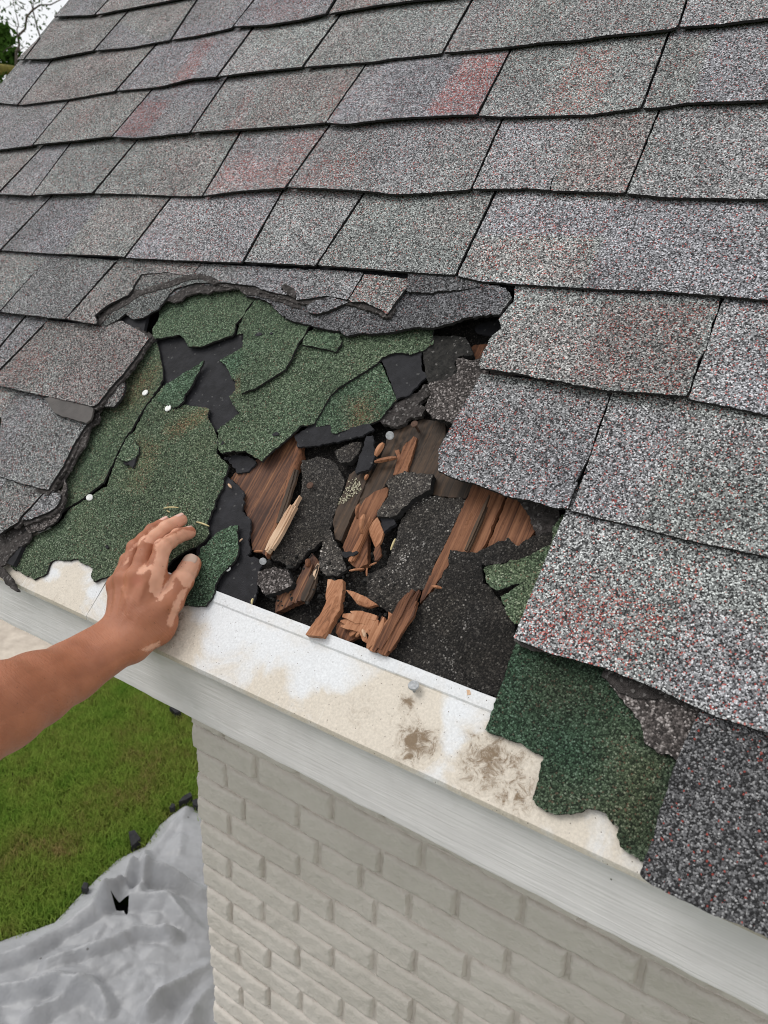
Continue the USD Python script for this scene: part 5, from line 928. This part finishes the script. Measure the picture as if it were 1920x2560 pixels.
# ------------------------------------------------------------------ the tarp
FOLD = []   # ridges: (points in the photograph, height, width)
for hh, ww, pts in ((.10, .05, px('B9', (0, 1800), (180, 1740), (330, 1620), (640, 1470))), (.07, .045, px('B9', (640, 1470), (800, 1330), (1000, 1340), (1200, 1380))),
                    (.06, .04, px('B9', (800, 1330), (860, 1200), (960, 1050), (1100, 870))), (.05, .05, px('B9', (780, 1460), (1010, 1470), (1100, 1560), (1230, 1620))),
                    (.05, .035, px('B9', (290, 1830), (640, 1740), (830, 1650), (1040, 1660))), (.05, .04, px('B9', (0, 2000), (330, 1960), (600, 2020), (640, 2100))), (.06, .04, px('B9', (880, 2130), (1060, 1960), (1240, 1800))),
                    (.05, .04, px('B9', (200, 2150), (420, 2030), (560, 1960))), (.05, .03, px('B9', (340, 1560), (520, 1480), (700, 1400))), (.04, .03, px('B9', (860, 1180), (900, 1300), (840, 1420))), (.06, .05, px('B9', (1130, 2150), (1200, 2000), (1270, 1900)))):
    FOLD.append((LineString(ground(pts, .05)[:, :2]), hh, ww))
def tarp_z(x, y):
    z = .03 + .05 * fbm(np.column_stack([x * 1.1, y * 1.1, x * 0]), 2, 3)
    w1 = np.stack([x * 1.4, y * 1.4, x * 0 + 4], -1); qx, qy = x + .25 * noise(w1, 2), y + .25 * noise(w1 + 9, 3)
    rc = np.random.RandomState(7); from scipy.spatial import cKDTree
    for sc_, hh, an, st in ((.42, .075, .6, 2.2), (.20, .048, .9, 2.0), (.10, .026, .3, 1.5), (.05, .009, 1.2, 1.2)):
        ca, sa = math.cos(an), math.sin(an); X_, Y_ = (qx * ca + qy * sa) / st, -qx * sa + qy * ca
        m_ = (X_.min() - 1, X_.max() + 1, Y_.min() - 1, Y_.max() + 1); k_ = int((m_[1] - m_[0]) * (m_[3] - m_[2]) / sc_ ** 2)
        d_, _ = cKDTree(np.column_stack([rc.uniform(m_[0], m_[1], k_), rc.uniform(m_[2], m_[3], k_)])).query(np.column_stack([X_, Y_]), k=2)
        z += hh * np.clip((d_[:, 1] - d_[:, 0]) / sc_, 0, 1)
    P_ = shapely.points(x, y)
    for ln, hh, ww in FOLD:
        d = shapely.distance(ln, P_); z += 1.3 * hh * np.clip(1 - d / (1.25 * ww), 0, 1) * (.7 + .6 * noise(np.stack([x * 5, y * 5, x * 0], -1)))
    return z
cutA = Polygon(ground(px('B9', (668, 1462), (720, 1462), (772, 1455), (764, 1490), (752, 1530), (735, 1496), (690, 1488)), .07)[:, :2])
tp = tarp_poly.difference(cutA)
if tp.geom_type != 'Polygon': tp = max(tp.geoms, key=lambda g_: g_.area)
def tri_plane(poly, res, seed):
    rings = [np.array(r_.segmentize(res * .7).coords)[:-1] for r_ in (poly.exterior, *poly.interiors)]
    x0, y0, x1, y1 = poly.bounds; gx, gy = np.meshgrid(np.arange(x0, x1, res), np.arange(y0, y1, res * .87)); gx[1::2] += res / 2
    g_ = np.column_stack([gx.ravel(), gy.ravel()]); g_ += np.random.RandomState(seed).uniform(-.2, .2, g_.shape) * res
    g_ = g_[shapely.contains_xy(poly.buffer(-res * .4), g_[:, 0], g_[:, 1])]; P = np.vstack(rings + [g_]); T = Delaunay(P).simplices; c = P[T].mean(1)
    ar = cross2(P[T[:, 1]] - P[T[:, 0]], P[T[:, 2]] - P[T[:, 0]]); T = np.where((ar < 0)[:, None], T[:, ::-1], T)
    return P, T[shapely.contains_xy(poly, c[:, 0], c[:, 1])]
P, T = tri_plane(tp, .011, 2)
dE = shapely.distance(tarp_poly.exterior, shapely.points(P)); zt = tarp_z(P[:, 0], P[:, 1]) * np.clip(dE / .30 + .12, 0, 1)
n_ = len(P); tv = np.vstack([np.column_stack([P, zt]), np.column_stack([P, zt - .002])])
obj('tarp', (tv, np.vstack([T, T[:, ::-1] + n_])), 'tarp', smooth=True, label='crumpled silver grey tarp with a torn hole on the lawn by the wall', cat='tarp')
cb = cutA.buffer(.06)
obj('shingle_scrap', trimesh.Trimesh(*(lambda a: (np.column_stack([a[0], np.full(len(a[0]), .014)]), a[1]))(tri_plane(cb, .04, 1)), process=False), 'scrap', label='black shingle scrap under the torn hole of the tarp', cat='shingle scrap', group='black shingle scraps by the tarp')
def scrap(label, *pts):
    p = Polygon(ground(px('B9', *pts), .03)[:, :2]); P, T = tri_plane(p, .02, 5); z = .045 + .02 * noise(np.column_stack([P * 12, P[:, :1] * 0])); n_ = len(P)
    key = {tuple(e) for t in T for e in ((t[0], t[1]), (t[1], t[2]), (t[2], t[0]))}; be = [e for e in key if (e[1], e[0]) not in key]
    sd_ = [(b, a, a + n_) for a, b in be] + [(b, a + n_, b + n_) for a, b in be]
    obj('shingle_scrap', (np.vstack([np.column_stack([P, z]), np.column_stack([P, z - .05])]), np.vstack([T, T[:, ::-1] + n_, sd_])), 'scrap', label=label, cat='shingle scrap', group='black shingle scraps by the tarp')
scrap('black shingle scrap sticking out at the middle of the tarp edge', (765, 1045), (800, 1035), (835, 1080), (780, 1120))
scrap('small black shingle scrap lower along the tarp edge', (485, 1370), (500, 1338), (525, 1345), (515, 1380))
scrap('black shingle scrap on the grass above the tarp tip by the wall', (1060, 860), (1080, 835), (1130, 800), (1140, 825), (1100, 850))
scrap('black shingle scrap left of the tarp tip', (1005, 890), (1020, 865), (1038, 872), (1030, 895))
scrap('black shingle scrap at the wall corner behind the tarp tip', (1140, 850), (1180, 835), (1185, 885), (1150, 880))
scrap('black shingle scrap under the fascia on the grass', (1005, 300), (1030, 292), (1075, 322), (1040, 332))

# ------------------------------------------------------------------ trees beyond the roof
def tube_path(pts, radii, k=7):
    pts = np.asarray(pts, float); v, f = [], []
    for i, p in enumerate(pts):
        d = _n(pts[min(i + 1, len(pts) - 1)] - pts[max(i - 1, 0)]); s = _n(np.cross(d, [.31, .87, .2])); t = np.cross(d, s)
        v += [p + radii[i] * (math.cos(2 * math.pi * j / k) * s + math.sin(2 * math.pi * j / k) * t) for j in range(k)]
    for i in range(len(pts) - 1):
        for j in range(k):
            a, b = i * k + j, i * k + (j + 1) % k; f += [(a, b, b + k), (a, b + k, a + k)]
    f += [(0, j + 1, j) for j in range(1, k - 1)] + [((len(pts) - 1) * k, (len(pts) - 1) * k + j, (len(pts) - 1) * k + j + 1) for j in range(1, k - 1)]
    return trimesh.Trimesh(np.array(v), np.array(f), process=False)
def leaves(centers, size, rnd):
    k = len(centers); a = rnd.normal(size=(k, 3)); a /= np.linalg.norm(a, axis=1, keepdims=True); b = np.cross(a, rnd.normal(size=(k, 3))); b /= np.linalg.norm(b, axis=1, keepdims=True)
    s = size * rnd.uniform(.6, 1.3, (k, 1)); v = np.stack([centers - a * s, centers + b * s * .4, centers + a * s, centers - b * s * .4], 1).reshape(-1, 3)
    i = np.arange(k) * 4
    return trimesh.Trimesh(v, np.vstack([np.column_stack([i, i + 1, i + 2]), np.column_stack([i, i + 2, i + 3])]), process=False)
rt = np.random.RandomState(21)
DT = 9.0
def far(p, t=DT): return at_depth(np.atleast_2d(p), np.full(len(np.atleast_2d(p)), t))
c12 = lambda *p: np.array(p, float) * .14467
tree = thing('sparse_tree', 'thin sparse leaved tree against the white sky past the roof edge', 'tree')
br = [(c12((280, 1180), (290, 900), (295, 740), (330, 640), (420, 480), (515, 370), (620, 270), (760, 190), (900, 120), (1100, 20)), .030, .010),
      (c12((620, 720), (570, 600), (515, 390), (480, 200), (462, -40), (440, -300)), .022, .008), (c12((290, 820), (283, 500), (240, 320), (200, 100), (150, -200)), .014, .005), (c12((590, 270), (640, 90), (700, -40), (760, -300)), .010, .004),
      (c12((300, 920), (350, 870), (420, 820), (460, 815)), .009, .003), (c12((740, 190), (770, 90), (830, -40)), .008, .004), (c12((285, 880), (200, 930), (60, 960)), .008, .004), (c12((450, 450), (350, 420), (220, 440), (100, 380)), .007, .003), (c12((480, 220), (330, 160), (180, 150), (40, 200)), .008, .003), (c12((475, 130), (300, 20), (150, -30)), .007, .003), (c12((515, 380), (570, 450), (640, 480)), .006, .003)]
tm = []; lc = []
base = far(br[0][0][0])[0]
tm.append(tube_path([(base[0] + .4, base[1] + .3, -.05), (base[0] + .2, base[1] + .2, base[2] * .5), base], [.14, .09, .034]))
for pts, r0, r1 in br:
    q = far(pts); q = q + _n(R @ [0, 0, 1]) * rt.normal(0, .12, (len(q), 1)).cumsum(0) * .5
    tm.append(tube_path(q, np.linspace(r0, r1, len(q)) * .6, 6))
    for a, b in zip(q[:-1], q[1:]):
        for _ in range(5): lc.append(a + (b - a) * rt.rand() + rt.normal(0, .16, 3))
tree_t = obj('trunk', trimesh.util.concatenate(tm), 'bark', tree)
ext = far(np.column_stack([rt.uniform(-60, 170, 420), rt.uniform(-120, 130, 420)])); ext += _n(R @ [0, 0, 1]) * rt.normal(0, .7, (420, 1))
keepn = noise(ext * 1.6, 4) > .42
obj('crown', leaves(np.vstack([np.array(lc), ext[keepn]]), .026, rt), 'leaf', tree, smooth=False)
bush = thing('dense_tree', 'dense green tree behind the left roof edge with a mossy bough', 'tree')
cc = []
for cx_, cy_, rr_, dd in ((-60, 110, .42, 10), (-10, 105, .24, 9.8), (5, 85, .14, 9.8), (-80, 60, .5, 10.4), (15, 150, .2, 9.6), (-30, 200, .5, 10), (30, 140, .10, 9.6), (-150, 160, .9, 10.5), (-20, 300, .7, 9.8)):
    c_ = far((cx_, cy_), dd)[0]; k = int(900 * rr_)
    d_ = rt.normal(size=(k, 3)); d_ /= np.linalg.norm(d_, axis=1, keepdims=True); cc.append(c_ + d_ * rr_ * rt.uniform(.3, 1.05, (k, 1)) * (.75 + .5 * noise(d_ * 2.2 + 5)[:, None]))
obj('crown', leaves(np.vstack(cc), .055, rt), 'leaf', bush, smooth=False)
q = far(c12((-400, 1230), (-100, 1205), (60, 1200), (160, 1205), (235, 1210), (330, 1200), (420, 1100)), 9.3)
b0 = q[0]
obj('trunk', trimesh.util.concatenate([tube_path([(b0[0] - .6, b0[1], -.05), (b0[0] - .4, b0[1], 1.8), b0], [.24, .2, .1]), tube_path(q, [.075, .065, .058, .055, .05, .035, .02], 10)]), 'mossy_bark', bush)

# ------------------------------------------------------------------ the hand
def hpt(x, y, w): return roofpt(px('H', (x, y)), w)[0]
J = {'wrist': hpt(430, 1850, .022)}
FING = {  # base knuckle, middle joint, end joint, tip: (x, y, height over the roof plane, radius)
    'index': [(860, 1010, .035, .0122), (975, 600, .043, .0094), (1190, 440, .017, .0084), (1345, 392, .002, .0073)],
    'middle': [(640, 1010, .039, .0120), (762, 555, .041, .0092), (1030, 325, .017, .0083), (1225, 222, .002, .0075)],
    'ring': [(455, 1045, .034, .0112), (590, 600, .034, .0086), (830, 365, .012, .0077), (1015, 258, .000, .0069)],
    'little': [(360, 1130, .026, .0108), (490, 780, .024, .0084), (640, 580, .008, .0072), (760, 460, -.001, .0064)]}
THUMB = [(760, 1560, .020, .0175), (1080, 1340, .014, .0150), (1245, 1060, .012, .0128), (1370, 830, .000, .0112)]
A3 = lambda L_: [(hpt(x, y, w), r) for x, y, w, r in L_]
FJ = {k: A3(L_) for k, L_ in FING.items()}; TJ = A3(THUMB)
wr = J['wrist']
arm_px = px('B7', (480, 1195), (240, 1310), (0, 1432), (-300, 1590), (-700, 1800))
tw = float(((wr - EYE) @ R)[2])
arm_t = np.array([tw - .045, tw - .085, tw - .125, tw - .17, tw - .22])
AP = at_depth(arm_px, arm_t)
AR = np.array([.0312, .0372, .0425, .0440, .0420])
lat = _n(hpt(620, 2030, .02) - hpt(150, 1640, .02))     # across the wrist
C = []       # (a, b, ra, rb) cones of the palm and arm
def cone(a, b, ra, rb_): C.append((np.asarray(a), np.asarray(b), ra, rb_))
w1, w2 = wr - lat * .0125, wr + lat * .0125
cone(w1, w2, .0205, .0200)
c1 = (wr + AP[0]) / 2
cone(w1, AP[0] - lat * .012, .0205, .026); cone(w2, AP[0] + lat * .008, .0200, .026)
for i in range(len(AP) - 1): cone(AP[i], AP[i + 1], AR[i], AR[i + 1])
for k, s in (('index', .010), ('middle', .003), ('ring', -.005), ('little', -.0115)):
    b = FJ[k][0][0]; m = wr + lat * s * .9 - N * .002
    cone(m, b, .0165 if k != 'little' else .0155, FJ[k][0][1] - .0004)
    cone((m + b) / 2 - N * .007, b - N * .006, .014, .0110)
cone(FJ['index'][0][0] - N * .004, FJ['little'][0][0] - N * .003, .0105, .0098)
cone(TJ[0][0] * .4 + TJ[1][0] * .6 - N * .003, hpt(985, 1610, .006), .0140, .0150); cone(hpt(985, 1610, .006), hpt(900, 1760, .006), .0150, .0160)
cone(wr + lat * .012 - N * .004, TJ[0][0], .0175, .0185); cone(TJ[0][0], FJ['index'][0][0] * .5 + wr * .5 - N * .004, .0175, .015)
cone(TJ[0][0] - N * .004, hpt(930, 1720, .004), .0165, .0140); cone(hpt(930, 1720, .004), wr + lat * .016 - N * .004, .0140, .0165)
lo = np.min([c_[0] - .06 for c_ in C] + [c_[1] - .06 for c_ in C] + [p - .02 for L_ in FJ.values() for p, _ in L_] + [p - .02 for p, _ in TJ], 0); hi = np.max([c_[0] + .06 for c_ in C] + [c_[1] + .06 for c_ in C] + [p + .02 for L_ in FJ.values() for p, _ in L_] + [p + .02 for p, _ in TJ], 0)
H_ = .0018
nx, ny, nz = (np.ceil((hi - lo) / H_)).astype(int) + 1
G = [lo[i] + H_ * np.arange((nx, ny, nz)[i]) for i in range(3)]
def sub_box(a, b, r):
    l_, h_ = np.minimum(a, b) - r, np.maximum(a, b) + r
    return tuple(slice(max(0, int((l_[i] - lo[i]) / H_)), min((nx, ny, nz)[i], int((h_[i] - lo[i]) / H_) + 2)) for i in range(3))
def cone_sdf(a, b, ra, rb_, sl):
    X, Y, Z = np.meshgrid(G[0][sl[0]], G[1][sl[1]], G[2][sl[2]], indexing='ij'); P_ = np.stack([X, Y, Z], -1)
    d = b - a; t = np.clip(((P_ - a) @ d) / max(d @ d, 1e-12), 0, 1)
    return np.linalg.norm(P_ - a - t[..., None] * d, axis=-1) - (ra + (rb_ - ra) * t)
def smin(a, b, k):
    h = np.clip(.5 + .5 * (b - a) / k, 0, 1); return b * (1 - h) + a * h - k * h * (1 - h)
BIG = .05
def blend(cones, k, base=None):
    D_ = np.full((nx, ny, nz), BIG, np.float32) if base is None else base
    for (a, b, ra, rb_) in cones:
        sl = sub_box(a, b, max(ra, rb_) + .03); D_[sl] = smin(D_[sl], cone_sdf(a, b, ra, rb_, sl), k)
    return D_
palm = blend(C, .009)
# tendons and veins
for k, s in (('index', .006), ('middle', .002), ('ring', -.003), ('little', -.008)):
    b = FJ[k][0][0] + N * FJ[k][0][1] * .80; a = wr + lat * s + N * .0165
    palm = blend([(a, b, .0020, .0034)], .005, palm)
    palm = blend([(FJ[k][0][0] + N * .0035, FJ[k][0][0] + N * .0036, FJ[k][0][1] * .98, FJ[k][0][1] * .98)], .007, palm)
for (xa, ya), (xb, yb) in (((520, 1560), (480, 1300)), ((480, 1300), (560, 1080)), ((480, 1300), (400, 1150)), ((700, 1600), (640, 1380)), ((640, 1380), (740, 1080))):
    palm = blend([(hpt(xa, ya, .0415), hpt(xb, yb, .0470), .0012, .0012)], .004, palm)
total = palm.copy()
tot_f = np.full_like(total, BIG)
for k, L_ in list(FJ.items()) + [('thumb', TJ)]:
    cones = []
    for (a, ra), (b, rb_) in zip(L_[:-1], L_[1:]):
        m = (a + b) / 2; cones += [(a, m, ra, (ra + rb_) / 2 * .95), (m, b, (ra + rb_) / 2 * .95, rb_)]
    for (p, r_) in L_[1:-1]: cones.append((p, p + 1e-5, r_ * 1.03, r_ * 1.03))
    (a, ra), (b, rb_) = L_[-2], L_[-1]; cones.append((a * .35 + b * .65 - N * .0012, b - N * .001, rb_ * 1.04, rb_ * .98))
    fi = blend(cones, .0035)
    j = smin(palm, fi, .0036); total = np.minimum(total, j)
def surface_nets(D_, lo_, h):
    s = D_ < 0; c = np.stack([s[i:s.shape[0] - 1 + i, j:s.shape[1] - 1 + j, k:s.shape[2] - 1 + k] for i in (0, 1) for j in (0, 1) for k in (0, 1)])
    act = c.any(0) & ~c.all(0); ids = np.full(act.shape, -1); cells = np.argwhere(act); ids[act] = np.arange(len(cells))
    acc = np.zeros((len(cells), 3)); cnt = np.zeros(len(cells)); cor = [(i, j, k) for i in (0, 1) for j in (0, 1) for k in (0, 1)]
    for a in cor:
        for ax in range(3):
            if a[ax] == 0:
                b = list(a); b[ax] = 1
                va = D_[cells[:, 0] + a[0], cells[:, 1] + a[1], cells[:, 2] + a[2]]; vb_ = D_[cells[:, 0] + b[0], cells[:, 1] + b[1], cells[:, 2] + b[2]]
                m = (va < 0) != (vb_ < 0); t = np.where(m, va / np.where(m, va - vb_, 1), 0)
                p = np.array(a, float) + t[:, None] * (np.array(b) - np.array(a)); acc[m] += p[m]; cnt[m] += 1
    vs = lo_ + h * (cells + acc / cnt[:, None]); F_ = []
    for ax in range(3):
        b = [slice(None)] * 3; a = [slice(None)] * 3; a[ax] = slice(0, -1); b[ax] = slice(1, None)
        ch = np.argwhere(s[tuple(a)] != s[tuple(b)]); o1, o2 = (ax + 1) % 3, (ax + 2) % 3
        ok = (ch[:, o1] > 0) & (ch[:, o2] > 0) & (ch[:, o1] < D_.shape[o1] - 1) & (ch[:, o2] < D_.shape[o2] - 1); ch = ch[ok]
        def cell(d1, d2):
            q = ch.copy(); q[:, o1] -= d1; q[:, o2] -= d2; return ids[q[:, 0], q[:, 1], q[:, 2]]
        q = np.column_stack([cell(1, 1), cell(0, 1), cell(0, 0), cell(1, 0)]); fl = ~s[ch[:, 0], ch[:, 1], ch[:, 2]]
        q[fl] = q[fl][:, ::-1]; F_ += [q[:, [0, 1, 2]], q[:, [0, 2, 3]]]
    return trimesh.Trimesh(vs, np.vstack(F_), process=False)
total = gaussian_filter(total, .4)
hm = surface_nets(total, lo, H_)
parts_ = hm.split(only_watertight=False)
hm = max(parts_, key=lambda m: len(m.faces)) if len(parts_) > 1 else hm
from scipy.sparse import coo_matrix
_e = hm.edges_unique; _A = coo_matrix((np.ones(2 * len(_e)), (np.r_[_e[:, 0], _e[:, 1]], np.r_[_e[:, 1], _e[:, 0]])), shape=(len(hm.vertices),) * 2).tocsr()
_dg = np.maximum(np.asarray(_A.sum(1)), 1); _vv = np.array(hm.vertices)
for _ in range(3): _vv = _vv + .4 * (_A @ _vv / _dg - _vv)
hm.vertices = _vv
if hm.volume < 0: hm.invert()
PALE = [px('H', *q) for q in (
    [(860, 560), (1000, 470), (1250, 350), (1440, 380), (1420, 470), (1200, 560), (1090, 680), (1020, 900), (985, 1070), (985, 1120), (930, 1300), (880, 1290), (800, 1200), (785, 1080), (820, 980), (815, 880), (865, 800), (885, 680)],
    [(610, 960), (680, 870), (730, 825), (760, 870), (835, 840), (835, 905), (760, 905), (700, 975)],
    [(885, 1345), (935, 1250), (1000, 1120), (1090, 1000), (1290, 720), (1500, 730), (1450, 980), (1360, 1150), (1250, 1140), (1190, 1000), (1150, 1020), (1120, 1100), (1110, 1170), (1000, 1260), (960, 1335)],
    [(1230, 1190), (1330, 1160), (1180, 1500), (1090, 1710), (1030, 1650), (1120, 1400)],
    [(715, 510), (790, 370), (1050, 190), (1330, 140), (1330, 260), (1130, 380), (950, 490), (860, 550)],
    [(515, 650), (590, 560), (730, 420), (740, 460), (640, 570)], [(440, 830), (500, 740), (500, 790), (450, 850)], [(690, 2010), (920, 1905), (950, 1960), (760, 2040)])]
def skin_tone(v):
    p = pixel_of(v); pts = shapely.points(p); r = np.full(len(v), -.6)
    for q in PALE:
        pl = Polygon(q).buffer(0); out = shapely.distance(pl, pts); ins = shapely.distance(pl.exterior, pts) if pl.geom_type == 'Polygon' else out * 0
        r = np.maximum(r, .5 - np.where(out > 0, out, -ins) / 9.0)
    g_ = np.zeros(len(v))
    for L_ in list(FJ.values()) + [TJ]:
        g_ = np.maximum(g_, .35 * np.clip(1 - np.linalg.norm(v - L_[-1][0], axis=1) / .022, 0, 1))
    kn = px('H', (620, 1060))[0]; g_ = np.maximum(g_, .4 * np.clip(1 - np.linalg.norm(p - kn, axis=1) / 22, 0, 1))
    return np.column_stack([np.clip(r, -.6, 1.5), g_, g_ * 0])
person = thing('person', 'bare tanned left arm reaching in, hand with pale patches pressing on the green shingles', 'person')
body = obj('arm', hm, 'skin', person, smooth=True, tone=skin_tone)
def fnail(L_, ln, wd, matname, nv=None, back=.0015):
    (a, ra), (b, rb_) = L_[-2], L_[-1]; d = _n(b - a); up = N if nv is None else nv; up = _n(up - d * (up @ d)); s = np.cross(d, up)
    k = 14; r_, t_ = np.meshgrid(np.linspace(-1, 1, k), np.linspace(-1, 1, k), indexing='ij')
    sq = (1 - .12 * r_ ** 2 * 1.0); X = d[None, None] * (r_ * ln * np.sqrt(np.clip(1 - .35 * t_ ** 2, 0, 1)))[..., None]
    Y = s[None, None] * (t_ * wd * sq * np.sqrt(np.clip(1 - .25 * np.clip(-r_, 0, 1) ** 2, 0, 1)))[..., None]
    Zh = rb_ * (1.02 - .42 * t_ ** 2 * (wd / rb_) ** 2) + .0005 - .0010 * (r_ < -.85) + .10 * ln * (-(r_ + .3) ** 2 * .35)
    top = b - d * back + X + Y + up[None, None] * Zh[..., None]; v = np.vstack([top.reshape(-1, 3), (top - up * .0014).reshape(-1, 3)]); n_ = k * k
    id_ = np.arange(n_).reshape(k, k); a_, b_, c_, e_ = id_[:-1, :-1].ravel(), id_[1:, :-1].ravel(), id_[1:, 1:].ravel(), id_[:-1, 1:].ravel()
    f = np.vstack([np.column_stack([a_, b_, c_]), np.column_stack([a_, c_, e_])]); lp = np.concatenate([id_[:, 0], id_[-1, 1:], id_[::-1, -1][1:], id_[0, ::-1][1:-1]]); j = np.roll(lp, -1)
    m = trimesh.Trimesh(v, np.vstack([f, f[:, ::-1] + n_, np.column_stack([lp, j, j + n_]), np.column_stack([lp, j + n_, lp + n_])]), process=False); m.fix_normals()
    obj('fingernail', m, matname, person, smooth=40)
toeye = lambda p: _n(EYE - p)
fnail(FJ['index'], .0062, .0052, 'fingernail', N * 1.0 - U * .35 + V * .2)
fnail(FJ['middle'], .0066, .0054, 'fingernail', N * 1.0 - U * .2)
fnail(FJ['ring'], .0062, .0050, 'fingernail', N * 1.0 - U * .3)
fnail(FJ['little'], .0054, .0044, 'fingernail', N)
fnail(TJ, .0086, .0082, 'thumbnail', N * .6 + toeye(TJ[-1][0]) * .8 - U * .0, back=.003)
